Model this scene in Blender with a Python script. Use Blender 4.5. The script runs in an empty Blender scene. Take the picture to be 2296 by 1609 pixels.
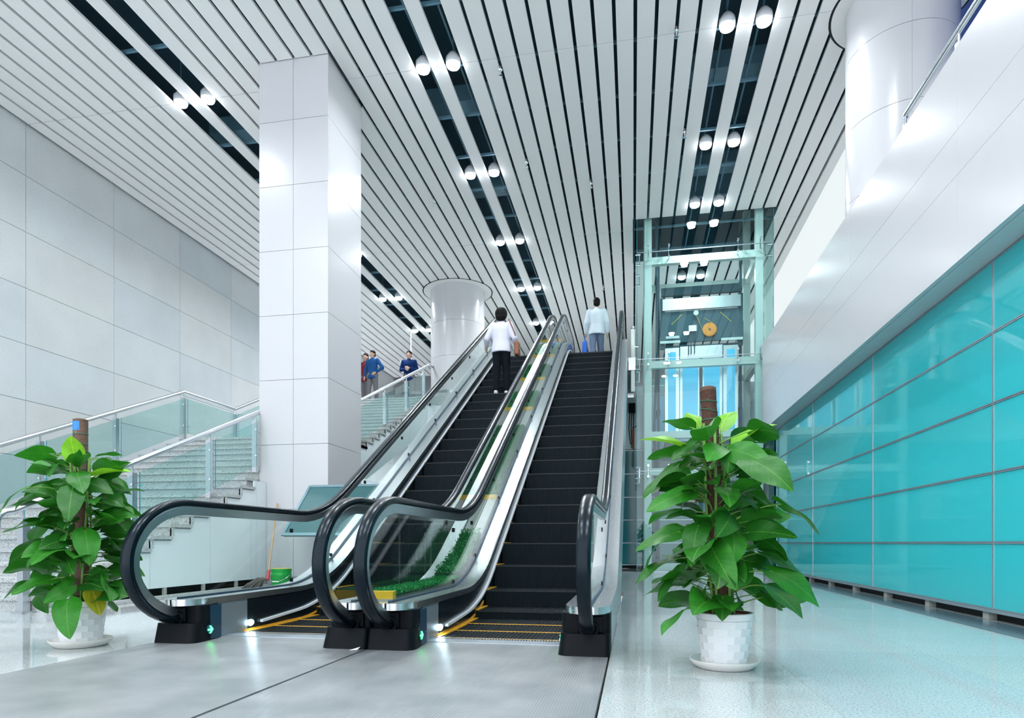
import bpy, math, random
from mathutils import Vector, Matrix
random.seed(7)
sc = bpy.context.scene
COL = sc.collection
PI = math.pi
# ------------------------------------------------------------------ camera, world, exposure
H = 8.40            # ceiling height above the lower floor
UP = 5.0            # upper floor
YAW = math.radians(10.63)
cam_d = bpy.data.cameras.new('camera')
cam = bpy.data.objects.new('camera', cam_d)
COL.objects.link(cam)
cam.location = (0, 0, 0.69)
cam.rotation_euler = (PI / 2, 0, YAW)
cam_d.sensor_width = 36.0
cam_d.sensor_fit = 'HORIZONTAL'
cam_d.lens = 1454.0 / 2296.0 * 36.0
cam_d.shift_y = (1217.0 - 804.5) / 2296.0
cam_d.clip_end = 200
sc.camera = cam
w = bpy.data.worlds.new('world')
sc.world = w
w.use_nodes = True
w.node_tree.nodes['Background'].inputs[0].default_value = (0.90, 0.935, 1.0, 1)
w.node_tree.nodes['Background'].inputs[1].default_value = 2.1
sc.view_settings.view_transform = 'Standard'
sc.view_settings.look = 'None'
sc.view_settings.gamma = 1.0
sc.view_settings.use_curve_mapping = False
sc.view_settings.exposure = 0.34
LAMP_W = 30.0        # each ceiling downlight
cy = sc.cycles
cy.max_bounces = 5; cy.diffuse_bounces = 3; cy.glossy_bounces = 2; cy.transmission_bounces = 2
cy.transparent_max_bounces = 20
cy.use_adaptive_sampling = True; cy.adaptive_threshold = 0.08
cy.use_light_tree = True; cy.light_sampling_threshold = 0.02
cy.caustics_reflective = False; cy.caustics_refractive = False
# ------------------------------------------------------------------ materials
def new_mat(name):
    m = bpy.data.materials.new(name)
    m.use_nodes = True
    return m, m.node_tree, m.node_tree.nodes['Principled BSDF']
def plain(name, col, rough=0.5, metal=0.0, spec=0.5, emit=None, es=0.0, coat=0.0, sub=None):
    m, nt, b = new_mat(name)
    b.inputs['Base Color'].default_value = (*col, 1)
    b.inputs['Roughness'].default_value = rough
    b.inputs['Metallic'].default_value = metal
    b.inputs['Specular IOR Level'].default_value = spec
    b.inputs['Coat Weight'].default_value = coat
    if emit:
        b.inputs['Emission Color'].default_value = (*emit, 1)
        b.inputs['Emission Strength'].default_value = es
    return m
def node(nt, kind, **kw):
    n = nt.nodes.new(kind)
    for k, v in kw.items():
        setattr(n, k, v)
    return n
def ramp(nt, stops):
    r = node(nt, 'ShaderNodeValToRGB')
    e = r.color_ramp.elements
    while len(e) < len(stops):
        e.new(0.5)
    for i, (p, c) in enumerate(stops):
        e[i].position = p
        e[i].color = (*c, 1)
    return r
def coords(nt, scale=(1, 1, 1), obj=False):
    t = node(nt, 'ShaderNodeTexCoord')
    mp = node(nt, 'ShaderNodeMapping')
    mp.inputs['Scale'].default_value = scale
    if obj:
        nt.links.new(t.outputs['Object'], mp.inputs[0])
    else:
        g = node(nt, 'ShaderNodeNewGeometry')
        nt.links.new(g.outputs['Position'], mp.inputs[0])
    return mp
def speckle(name, base, dark, light, scale=160, rough=0.4, spec=0.5, amount=0.42, tint=None, stain=0.0):
    """granite: grain flecks over a soft cloud, world-positioned"""
    m, nt, b = new_mat(name)
    mp = coords(nt)
    n1 = node(nt, 'ShaderNodeTexNoise'); n1.inputs['Scale'].default_value = scale
    n1.inputs['Detail'].default_value = 3; n1.inputs['Roughness'].default_value = 0.7
    nt.links.new(mp.outputs[0], n1.inputs['Vector'])
    r1 = ramp(nt, [(amount - 0.12, dark), (amount, base), (0.60, base), (0.72, light)])
    nt.links.new(n1.outputs['Fac'], r1.inputs[0])
    n2 = node(nt, 'ShaderNodeTexNoise'); n2.inputs['Scale'].default_value = 1.3
    n2.inputs['Detail'].default_value = 5
    nt.links.new(mp.outputs[0], n2.inputs['Vector'])
    r2 = ramp(nt, [(0.3, (1 - stain,) * 3), (0.65, (1, 1, 1))])
    nt.links.new(n2.outputs['Fac'], r2.inputs[0])
    mx = node(nt, 'ShaderNodeMix', data_type='RGBA', blend_type='MULTIPLY')
    mx.inputs[0].default_value = 1
    nt.links.new(r1.outputs[0], mx.inputs[6]); nt.links.new(r2.outputs[0], mx.inputs[7])
    oi = node(nt, 'ShaderNodeObjectInfo')
    r3 = ramp(nt, [(0.0, (0.90, 0.92, 0.94)), (0.5, (1.0, 1.0, 1.0)), (1.0, (1.0, 0.975, 0.94))])
    nt.links.new(oi.outputs['Random'], r3.inputs[0])
    mx2 = node(nt, 'ShaderNodeMix', data_type='RGBA', blend_type='MULTIPLY')
    mx2.inputs[0].default_value = 1
    nt.links.new(mx.outputs[2], mx2.inputs[6]); nt.links.new(r3.outputs[0], mx2.inputs[7])
    nt.links.new(mx2.outputs[2], b.inputs['Base Color'])
    b.inputs['Roughness'].default_value = rough
    b.inputs['Specular IOR Level'].default_value = spec
    return m
def brushed(name, col, rough=0.28, axis=(1, 60, 60), metal=1.0, var=0.035):
    m, nt, b = new_mat(name)
    mp = coords(nt, axis)
    n1 = node(nt, 'ShaderNodeTexNoise'); n1.inputs['Scale'].default_value = 4
    n1.inputs['Detail'].default_value = 4
    nt.links.new(mp.outputs[0], n1.inputs['Vector'])
    r1 = ramp(nt, [(0.3, tuple(c * (1 - var) for c in col)), (0.7, tuple(min(1, c * (1 + var)) for c in col))])
    nt.links.new(n1.outputs['Fac'], r1.inputs[0])
    nt.links.new(r1.outputs[0], b.inputs['Base Color'])
    r2 = ramp(nt, [(0.3, (rough * 0.95,) * 3), (0.7, (rough * 1.06,) * 3)])
    nt.links.new(n1.outputs['Fac'], r2.inputs[0])
    nt.links.new(r2.outputs[0], b.inputs['Roughness'])
    b.inputs['Metallic'].default_value = metal
    return m
def glass(name, tint, ior=1.5, rough=0.0, refl=1.0):
    m = bpy.data.materials.new(name); m.use_nodes = True
    nt = m.node_tree; nt.nodes.clear()
    o = node(nt, 'ShaderNodeOutputMaterial')
    mix = node(nt, 'ShaderNodeMixShader')
    tr = node(nt, 'ShaderNodeBsdfTransparent'); tr.inputs[0].default_value = (*tint, 1)
    gl = node(nt, 'ShaderNodeBsdfGlossy'); gl.inputs['Roughness'].default_value = rough
    gl.inputs[0].default_value = (refl, refl, refl, 1)
    fr = node(nt, 'ShaderNodeFresnel')
    ge = node(nt, 'ShaderNodeNewGeometry')
    ma = node(nt, 'ShaderNodeMath', operation='MULTIPLY_ADD')   # same reflectance on both faces of a pane
    ma.inputs[1].default_value = 1.0 / ior - ior; ma.inputs[2].default_value = ior
    nt.links.new(ge.outputs['Backfacing'], ma.inputs[0]); nt.links.new(ma.outputs[0], fr.inputs[0])
    nt.links.new(fr.outputs[0], mix.inputs[0])
    nt.links.new(tr.outputs[0], mix.inputs[1]); nt.links.new(gl.outputs[0], mix.inputs[2])
    nt.links.new(mix.outputs[0], o.inputs[0])
    return m
def ridged(name, c1, c2, scale, rough, metal, axis='X', bump=0.25):
    """fine parallel ridges (treads, landing plates) as relief and colour"""
    m, nt, b = new_mat(name)
    mp = coords(nt)
    wv = node(nt, 'ShaderNodeTexWave'); wv.wave_type = 'BANDS'; wv.bands_direction = axis
    wv.inputs['Scale'].default_value = scale
    nt.links.new(mp.outputs[0], wv.inputs['Vector'])
    n1 = node(nt, 'ShaderNodeTexNoise'); n1.inputs['Scale'].default_value = 3.0; n1.inputs['Detail'].default_value = 6
    nt.links.new(mp.outputs[0], n1.inputs['Vector'])
    r1 = ramp(nt, [(0.3, c1), (0.7, c2)])
    nt.links.new(n1.outputs['Fac'], r1.inputs[0])
    nt.links.new(r1.outputs[0], b.inputs['Base Color'])
    bp = node(nt, 'ShaderNodeBump'); bp.inputs['Strength'].default_value = bump; bp.inputs['Distance'].default_value = 0.002
    nt.links.new(wv.outputs['Fac'], bp.inputs['Height'])
    nt.links.new(bp.outputs[0], b.inputs['Normal'])
    b.inputs['Roughness'].default_value = rough
    b.inputs['Metallic'].default_value = metal
    return m
def leafmat(name, c1, c2):
    m, nt, b = new_mat(name)
    oi = node(nt, 'ShaderNodeObjectInfo')
    r1 = ramp(nt, [(0.0, c1), (0.75, c2), (1.0, tuple(min(1, x * 1.35) for x in c2))])
    nt.links.new(oi.outputs['Random'], r1.inputs[0])
    mp = coords(nt, (1, 1, 1), obj=True)
    n1 = node(nt, 'ShaderNodeTexNoise'); n1.inputs['Scale'].default_value = 18
    nt.links.new(mp.outputs[0], n1.inputs['Vector'])
    r2 = ramp(nt, [(0.35, (0.82, 0.86, 0.8)), (0.65, (1.1, 1.1, 1.05))])
    nt.links.new(n1.outputs['Fac'], r2.inputs[0])
    mx = node(nt, 'ShaderNodeMix', data_type='RGBA', blend_type='MULTIPLY'); mx.inputs[0].default_value = 1
    nt.links.new(r1.outputs[0], mx.inputs[6]); nt.links.new(r2.outputs[0], mx.inputs[7])
    nt.links.new(mx.outputs[2], b.inputs['Base Color'])
    b.inputs['Roughness'].default_value = 0.40
    b.inputs['Specular IOR Level'].default_value = 0.35
    # pale midrib and side veins
    sx_ = node(nt, 'ShaderNodeSeparateXYZ'); nt.links.new(mp.outputs[0], sx_.inputs[0])
    ab = node(nt, 'ShaderNodeMath', operation='ABSOLUTE'); nt.links.new(sx_.outputs[0], ab.inputs[0])
    vr = ramp(nt, [(0.0, (0.5, 0.5, 0.5)), (0.0035, (0.0, 0.0, 0.0))]); nt.links.new(ab.outputs[0], vr.inputs[0])
    q1 = node(nt, 'ShaderNodeMath', operation='MULTIPLY_ADD'); q1.inputs[1].default_value = -0.8; nt.links.new(ab.outputs[0], q1.inputs[0]); nt.links.new(sx_.outputs[1], q1.inputs[2])
    q2 = node(nt, 'ShaderNodeMath', operation='MULTIPLY'); q2.inputs[1].default_value = 260; nt.links.new(q1.outputs[0], q2.inputs[0])
    q3 = node(nt, 'ShaderNodeMath', operation='SINE'); nt.links.new(q2.outputs[0], q3.inputs[0])
    vr2 = ramp(nt, [(0.86, (0, 0, 0)), (1.0, (0.16, 0.16, 0.16))]); nt.links.new(q3.outputs[0], vr2.inputs[0])
    va = node(nt, 'ShaderNodeMath', operation='MAXIMUM'); nt.links.new(vr.outputs[0], va.inputs[0]); nt.links.new(vr2.outputs[0], va.inputs[1])
    mv = node(nt, 'ShaderNodeMix', data_type='RGBA'); nt.links.new(va.outputs[0], mv.inputs[0]); nt.links.new(mx.outputs[2], mv.inputs[6]); mv.inputs[7].default_value = (c2[0] * 5 + 0.05, c2[1] * 2.2, c2[2] * 4, 1)
    nt.links.new(mv.outputs[2], b.inputs['Base Color'])
    # thin blade lets some light through
    tl = node(nt, 'ShaderNodeBsdfTranslucent'); tl.inputs[0].default_value = (c2[0] * 1.6, c2[1] * 1.5, c2[2], 1)
    ms = node(nt, 'ShaderNodeMixShader'); ms.inputs[0].default_value = 0.22
    o = nt.nodes['Material Output']
    nt.links.new(b.outputs[0], ms.inputs[1]); nt.links.new(tl.outputs[0], ms.inputs[2])
    nt.links.new(ms.outputs[0], o.inputs[0])
    return m
M = {}
M['slat'] = plain('slat_paint', (0.95, 0.945, 0.94), 0.38, spec=0.4)
M['plenum'] = plain('plenum_dark', (0.018, 0.065, 0.10), 0.8)
M['plenum_steel'] = plain('plenum_steel', (0.12, 0.27, 0.36), 0.5, 0.2)
M['white'] = plain('white_panel', (0.61, 0.62, 0.645), 0.24, spec=0.45)
M['white_side'] = plain('white_side_panel', (0.74, 0.82, 0.85), 0.25)
M['joint'] = plain('joint_grey', (0.45, 0.47, 0.50), 0.7)
M['dark'] = plain('dark_void', (0.006, 0.010, 0.012), 0.8)
M['wall_granite'] = speckle('wall_granite', (0.60, 0.645, 0.665), (0.38, 0.43, 0.46), (0.68, 0.72, 0.73), 48, 0.55, 0.3, 0.42, stain=0.07)
M['floor'] = speckle('floor_granite', (0.52, 0.565, 0.575), (0.20, 0.28, 0.30), (0.76, 0.79, 0.80), 95, 0.06, 0.5, 0.47, stain=0.08)
M['step'] = speckle('stair_granite', (0.52, 0.56, 0.565), (0.13, 0.16, 0.18), (0.76, 0.78, 0.78), 80, 0.55, 0.3, 0.49)
M['border'] = speckle('border_granite', (0.10, 0.17, 0.20), (0.05, 0.09, 0.11), (0.16, 0.24, 0.27), 120, 0.12)
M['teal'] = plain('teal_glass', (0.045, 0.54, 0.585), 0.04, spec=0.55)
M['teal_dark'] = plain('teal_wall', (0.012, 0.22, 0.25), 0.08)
M['alu'] = plain('aluminium', (0.55, 0.62, 0.68), 0.35, 0.8)
M['steel'] = plain('brushed_steel', (0.66, 0.70, 0.73), 0.25, 1.0)
M['steel_deck'] = plain('deck_steel', (0.74, 0.77, 0.80), 0.27, 1.0)
M['steel_matt'] = brushed('inner_panel_steel', (0.30, 0.37, 0.42), 0.38, (2, 40, 40), 0.55)
M['frame_teal'] = plain('frame_teal_grey', (0.16, 0.27, 0.31), 0.4, 0.5)
M['steel_dark'] = plain('skirt_steel', (0.045, 0.075, 0.10), 0.22, 0.85)
M['chrome'] = plain('chrome', (0.80, 0.83, 0.86), 0.12, 1.0)
M['rubber'] = plain('handrail_rubber', (0.002, 0.006, 0.010), 0.24, spec=0.26)
M['rubber'].node_tree.nodes['Principled BSDF'].inputs['Specular Tint'].default_value = (0.72, 0.88, 1.0, 1)
M['black'] = plain('black_plastic', (0.002, 0.004, 0.006), 0.5, spec=0.14)
M['navy'] = plain('navy_plastic', (0.006, 0.045, 0.085), 0.4)
M['grey_plate'] = plain('grey_sticker', (0.30, 0.33, 0.36), 0.5)
M['plate'] = ridged('landing_plate', (0.25, 0.28, 0.295), (0.40, 0.42, 0.435), 24, 0.34, 0.35, 'X', 0.5)
M['comb'] = ridged('comb_steel', (0.16, 0.17, 0.17), (0.25, 0.24, 0.22), 20, 0.4, 0.6, 'X', 0.6)
M['tread'] = ridged('step_black', (0.0018, 0.0042, 0.006), (0.003, 0.0065, 0.0085), 18, 0.6, 0.0, 'X', 0.6)
M['tread'].node_tree.nodes['Principled BSDF'].inputs['Specular IOR Level'].default_value = 0.22
M['tread'].node_tree.nodes['Principled BSDF'].inputs['Specular Tint'].default_value = (0.7, 0.88, 1.0, 1)
M['nosing'] = plain('step_nosing', (0.009, 0.015, 0.019), 0.55)
M['yellow'] = plain('yellow_paint', (0.82, 0.50, 0.015), 0.4)
M['step_yellow'] = plain('step_yellow', (0.70, 0.36, 0.02), 0.5)
M['glass'] = glass('balustrade_glass', (0.925, 0.975, 0.965), 1.22)
M['glass_stair'] = glass('stair_glass', (0.80, 0.925, 0.91), 1.4)
M['glass_lift'] = glass('lift_glass', (0.87, 0.965, 0.96), 1.42)
M['glass_edge'] = plain('glass_edge', (0.03, 0.32, 0.36), 0.15)
M['lift_white'] = plain('lift_frame_white', (0.74, 0.84, 0.80), 0.35)
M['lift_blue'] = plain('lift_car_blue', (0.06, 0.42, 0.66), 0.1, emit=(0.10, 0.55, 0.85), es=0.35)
M['lift_steel'] = brushed('lift_steel', (0.72, 0.76, 0.78), 0.3, (2, 40, 40))
M['machine'] = plain('machine_grey', (0.05, 0.11, 0.14), 0.5, 0.3)
M['orange'] = plain('pulley_orange', (0.92, 0.33, 0.045), 0.45)
M['lens'] = plain('lamp_lens', (1, 1, 1), 0.3, emit=(0.93, 0.97, 1.0), es=34)
M['lamp_body'] = plain('lamp_body', (0.75, 0.80, 0.84), 0.35)
M['comb_lamp'] = plain('comb_lamp', (1, 1, 1), 0.3, emit=(0.62, 0.87, 1.0), es=45)
M['arrow'] = plain('arrow_green', (0.1, 1, 0.3), 0.3, emit=(0.03, 1.0, 0.16), es=9)
M['bright'] = plain('lit_window', (0.25, 0.26, 0.26), 0.5, emit=(0.92, 0.985, 1.0), es=0.56)
M['blue'] = plain('blue_panel', (0.0, 0.085, 0.48), 0.4, spec=0.1)
M['pot'] = plain('pot_white', (0.83, 0.85, 0.88), 0.3)
M['saucer'] = plain('saucer_cream', (0.80, 0.79, 0.76), 0.35)
M['soil'] = plain('soil', (0.06, 0.035, 0.02), 0.9)
M['inner_pot'] = plain('brown_rim', (0.16, 0.06, 0.03), 0.6)
M['coir'] = speckle('coir', (0.085, 0.045, 0.032), (0.03, 0.016, 0.012), (0.16, 0.09, 0.065), 60, 0.9, 0.2)
M['coir_pale'] = speckle('coir_pale', (0.16, 0.10, 0.075), (0.07, 0.04, 0.03), (0.26, 0.18, 0.14), 40, 0.9, 0.2)
M['string'] = plain('green_string', (0.02, 0.20, 0.13), 0.6)
M['blue_tape'] = plain('blue_tape', (0.02, 0.22, 0.62), 0.4)
M['leaf'] = leafmat('leaf_green', (0.006, 0.075, 0.008), (0.022, 0.185, 0.014))
M['leaf_lime'] = leafmat('leaf_lime', (0.12, 0.42, 0.015), (0.22, 0.56, 0.03))
M['leaf_yellow'] = leafmat('leaf_yellow', (0.30, 0.38, 0.02), (0.42, 0.45, 0.03))
M['stalk'] = plain('stalk', (0.16, 0.34, 0.06), 0.45)
M['turf'] = leafmat('turf_green', (0.008, 0.15, 0.045), (0.016, 0.27, 0.07))
M['turf_bed'] = plain('turf_bed', (0.004, 0.05, 0.02), 0.9)
M['planter_grey'] = plain('planter_grey', (0.36, 0.38, 0.36), 0.6)
M['bucket'] = plain('bucket_green', (0.006, 0.33, 0.045), 0.25)
M['bucket_rim'] = plain('bucket_rim', (0.62, 0.45, 0.12), 0.4)
M['wood'] = plain('broom_wood', (0.55, 0.36, 0.22), 0.6)
M['mop'] = speckle('mop_strands', (0.17, 0.16, 0.15), (0.05, 0.05, 0.05), (0.30, 0.28, 0.27), 80, 0.9, 0.2)
M['red'] = plain('mop_red', (0.55, 0.06, 0.06), 0.5)
M['board'] = plain('board_teal_grey', (0.045, 0.135, 0.145), 0.4, spec=0.3)
M['paper'] = plain('paper', (0.85, 0.85, 0.88), 0.7)
M['skin'] = plain('skin', (0.62, 0.38, 0.28), 0.5)
M['hair'] = plain('hair_black', (0.004, 0.0035, 0.0035), 0.6, spec=0.15)
M['shirt_lilac'] = plain('shirt_lilac', (0.70, 0.71, 0.83), 0.8, spec=0.12)
M['trouser_black'] = plain('trouser_black', (0.004, 0.007, 0.012), 0.8, spec=0.12)
M['shirt_pale'] = plain('shirt_pale_blue', (0.66, 0.78, 0.86), 0.8, spec=0.12)
M['jean'] = plain('jeans_grey_blue', (0.14, 0.20, 0.30), 0.85, spec=0.12)
M['navy_cloth'] = plain('sweater_navy', (0.006, 0.026, 0.115), 0.85, spec=0.12)
M['blue_cloth'] = plain('jacket_blue', (0.015, 0.08, 0.24), 0.85, spec=0.12)
M['red_cloth'] = plain('jacket_dark_red', (0.20, 0.03, 0.04), 0.85, spec=0.12)
M['grey_cloth'] = plain('trouser_grey', (0.16, 0.16, 0.17), 0.85, spec=0.12)
M['shoe_white'] = plain('shoe_white', (0.75, 0.74, 0.80), 0.6)
M['shoe_dark'] = plain('shoe_dark', (0.02, 0.02, 0.02), 0.6)
M['bag_brown'] = plain('bag_brown', (0.22, 0.075, 0.035), 0.5)
M['bag_blue'] = plain('bag_blue', (0.005, 0.14, 0.75), 0.5)
M['eye'] = plain('eye_dark', (0.015, 0.012, 0.01), 0.2)
for k_ in ('lens', 'arrow', 'bright', 'lift_blue', 'comb_lamp'):
    try: M[k_].cycles.emission_sampling = 'NONE'
    except Exception: pass
# ------------------------------------------------------------------ mesh helpers
class MB:
    def __init__(self):
        self.v = []; self.f = []; self.m = []; self.mats = []
    def mat(self, name):
        if name not in self.mats: self.mats.append(name)
        return self.mats.index(name)
    def add(self, vs, fs, mat=None):
        o = len(self.v); self.v += [tuple(p) for p in vs]
        mi = self.mat(mat) if mat else 0
        for f in fs:
            self.f.append([i + o for i in f]); self.m.append(mi)
        return self
    def box(self, x0, x1, y0, y1, z0, z1, mat=None):
        vs = [(x, y, z) for z in (z0, z1) for y in (y0, y1) for x in (x0, x1)]
        fs = [(0, 2, 3, 1), (4, 5, 7, 6), (0, 1, 5, 4), (2, 6, 7, 3), (0, 4, 6, 2), (1, 3, 7, 5)]
        return self.add(vs, fs, mat)
    def prism_x(self, poly, x0, x1, mat=None):
        """polygon in (y, z) extruded along x"""
        n = len(poly)
        vs = [(x0, y, z) for y, z in poly] + [(x1, y, z) for y, z in poly]
        fs = [tuple(range(n)), tuple(reversed(range(n, 2 * n)))]
        fs += [(i, i + n, (i + 1) % n + n, (i + 1) % n) for i in range(n)]
        return self.add(vs, fs, mat)
    def prism_z(self, poly, z0, z1, mat=None, top=None):
        n = len(poly); t = top or poly
        vs = [(x, y, z0) for x, y in poly] + [(x, y, z1) for x, y in t]
        fs = [tuple(reversed(range(n))), tuple(range(n, 2 * n))]
        fs += [(i, (i + 1) % n, (i + 1) % n + n, i + n) for i in range(n)]
        return self.add(vs, fs, mat)
    def tube(self, pts, r, seg=10, mat=None, cap=True, rs=None):
        pts = [Vector(p) for p in pts]; n = len(pts)
        vs = []; fs = []
        up = None
        for i, p in enumerate(pts):
            t = (pts[min(i + 1, n - 1)] - pts[max(i - 1, 0)]).normalized()
            if up is None:
                a = Vector((0, 0, 1)) if abs(t.z) < 0.9 else Vector((1, 0, 0))
                up = (a - t * a.dot(t)).normalized()
            else:
                up = (up - t * up.dot(t)).normalized()
            s = t.cross(up)
            rr = rs[i] if rs else r
            for k in range(seg):
                a = 2 * PI * k / seg
                vs.append(p + (up * math.cos(a) + s * math.sin(a)) * rr)
        for i in range(n - 1):
            for k in range(seg):
                a = i * seg + k; b = i * seg + (k + 1) % seg
                fs.append((a, b, b + seg, a + seg))
        if cap:
            fs.append(tuple(reversed(range(seg)))); fs.append(tuple(range((n - 1) * seg, n * seg)))
        return self.add(vs, fs, mat)
    def lathe(self, prof, cx=0, cy=0, seg=32, mat=None, z=0):
        vs = []; fs = []
        for r, h in prof:
            for k in range(seg):
                a = 2 * PI * k / seg
                vs.append((cx + r * math.cos(a), cy + r * math.sin(a), z + h))
        for i in range(len(prof) - 1):
            for k in range(seg):
                a = i * seg + k; b = i * seg + (k + 1) % seg
                fs.append((a, b, b + seg, a + seg))
        if prof[0][0] > 1e-6: fs.append(tuple(reversed(range(seg))))
        if prof[-1][0] > 1e-6: fs.append(tuple(range((len(prof) - 1) * seg, len(prof) * seg)))
        return self.add(vs, fs, mat)
    def ball(self, c, r, seg=12, rings=8, mat=None):
        if not isinstance(r, (tuple, list)): r = (r, r, r)
        vs = [(c[0], c[1], c[2] - r[2])]; fs = []
        for j in range(1, rings):
            a = -PI / 2 + PI * j / rings
            for k in range(seg):
                b = 2 * PI * k / seg
                vs.append((c[0] + r[0] * math.cos(a) * math.cos(b), c[1] + r[1] * math.cos(a) * math.sin(b), c[2] + r[2] * math.sin(a)))
        vs.append((c[0], c[1], c[2] + r[2]))
        for k in range(seg):
            fs.append((0, 1 + (k + 1) % seg, 1 + k))
        for j in range(rings - 2):
            for k in range(seg):
                a = 1 + j * seg + k; b = 1 + j * seg + (k + 1) % seg
                fs.append((a, b, b + seg, a + seg))
        t = len(vs) - 1
        for k in range(seg):
            fs.append((t, 1 + (rings - 2) * seg + k, 1 + (rings - 2) * seg + (k + 1) % seg))
        return self.add(vs, fs, mat)
    def sweep_yz(self, path, sec, mat=None, x=0.0, closed=True):
        """section [(dx, dn)] carried along a path in the y-z plane; dn is along the left normal of the path"""
        n = len(path); m = len(sec); vs = []; fs = []
        for i, (y, z) in enumerate(path):
            a = path[max(i - 1, 0)]; b = path[min(i + 1, n - 1)]
            ty, tz = b[0] - a[0], b[1] - a[1]; L = math.hypot(ty, tz) or 1
            ny, nz = -tz / L, ty / L
            for dx, dn in sec:
                vs.append((x + dx, y + ny * dn, z + nz * dn))
        for i in range(n - 1):
            for k in range(m if closed else m - 1):
                a = i * m + k; b = i * m + (k + 1) % m
                fs.append((a, a + m, b + m, b))
        fs.append(tuple(range(m))); fs.append(tuple(reversed(range((n - 1) * m, n * m))))
        return self.add(vs, fs, mat)
    def mesh(self, name, smooth=False, default='white'):
        me = bpy.data.meshes.new(name)
        me.from_pydata(self.v, [], self.f)
        for k in (self.mats or [default]):
            me.materials.append(M[k])
        if self.mats:
            me.polygons.foreach_set('material_index', self.m)
        if smooth:
            me.polygons.foreach_set('use_smooth', [True] * len(me.polygons))
            if smooth != 'all':
                try: me.set_sharp_from_angle(angle=math.radians(38))
                except Exception: pass
        me.validate(); me.update()
        return me
def put(name, me, parent=None, loc=(0, 0, 0), rot=(0, 0, 0), scale=None):
    o = bpy.data.objects.new(name, me)
    o.location = loc; o.rotation_euler = rot
    if scale: o.scale = scale
    if parent is not None: o.parent = parent
    COL.objects.link(o)
    return o
def obj(name, mb, mat=None, parent=None, smooth=False, bevel=0.0, **kw):
    me = mb.mesh(name, smooth, mat or 'white')
    o = put(name, me, parent, **kw)
    if bevel:
        b = o.modifiers.new('bevel', 'BEVEL'); b.width = bevel; b.segments = 2; b.limit_method = 'ANGLE'
    return o
def tag(o, label, cat=None, group=None, kind=None):
    o['label'] = label
    if cat: o['category'] = cat
    if group: o['group'] = group
    if kind: o['kind'] = kind
    return o
def empty(name, loc=(0, 0, 0), rz=0):
    o = bpy.data.objects.new(name, None)
    o.location = loc; o.rotation_euler = (0, 0, rz); o.empty_display_size = 0.2
    COL.objects.link(o)
    return o
def copy_tree(o, parent=None):
    c = o.copy(); COL.objects.link(c); c.parent = parent
    for ch in list(o.children):
        copy_tree(ch, c)
    return c
def B(x0, x1, y0, y1, z0, z1, mat=None):
    return MB().box(x0, x1, y0, y1, z0, z1, mat)
# ------------------------------------------------------------------ floor
fl = obj('floor', B(-11.1, 3.6, -2.5, 1.0, -0.05, 0.0).box(-11.1, -3.27, 1.0, 18.2, -0.05, -0.002).box(-0.1425, 3.6, 1.0, 18.2, -0.05, -0.002)
         .box(-3.27, -0.135, 1.0, 1.2, -0.05, -0.006).box(-3.27, -0.1425, 9.2, 18.2, -0.05, -0.002).box(-11.1, 3.6, -2.5, 18.2, -0.62, -0.6), 'floor')  # lowest wide box is unseen, added to block light from below
obj('pit_light_stop', B(-3.27, -0.1425, 1.2, 9.2, -0.5, -0.42), 'dark', fl)  # unseen dark slab, added so the floor gaps stay dark
tag(fl, 'polished pale speckled granite floor of the hall', kind='structure')
tile_cache = {}
def tile(x0, x1, y0, y1, mat='floor', name='floor_tile', z1=0.0):
    k = (round(x1 - x0, 3), round(y1 - y0, 3), mat, z1)
    if k not in tile_cache:
        g = 0.0012
        tile_cache[k] = B(g, x1 - x0 - g, g, y1 - y0 - g, -0.02, z1).mesh(name, False, mat)
    put(name, tile_cache[k], fl, (x0, y0, 0))
T = 0.96
for i in range(3):
    for j in range(18):
        tile(-0.139 + i * T, -0.139 + (i + 1) * T, 0.62 + j * T, 0.62 + (j + 1) * T)
for j in range(17):
    tile(2.75, 3.12, 1.1 + j * T, 1.1 + (j + 1) * T, 'border', 'border_tile', 0.001)
for i in range(5):
    for j in range(5):
        tile(-3.275 - (i + 1) * T, -3.275 - i * T, 0.62 + j * T, 0.62 + (j + 1) * T)
for i in range(2):
    for j in range(8):
        tile(-3.275 - (i + 1) * T, -3.275 - i * T, 5.42 + j * T, 5.42 + (j + 1) * T)
# ------------------------------------------------------------------ left wall of granite slabs
wl = obj('wall_left', B(-11.4, -11.06, -2, 32, 0, 10.2), 'joint')
tag(wl, 'tall wall of large grey granite slabs beyond the stairs', kind='structure')
zs_rows = [H + 0.06] + [7.46 - 1.035 * i for i in range(8)]
slab_cache = {}
for c in range(-2, 9):
    y0 = 10.1 + 2.067 * c
    for r in range(len(zs_rows) - 1):
        z1, z0 = zs_rows[r], zs_rows[r + 1]
        k = round(z1 - z0, 3)
        if k not in slab_cache:
            slab_cache[k] = B(0, 0.05, 0.004, 2.063, 0.004, k - 0.004).mesh('granite_slab', False, 'wall_granite')
        put('granite_slab', slab_cache[k], wl, (-11.07, y0, z0))
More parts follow.
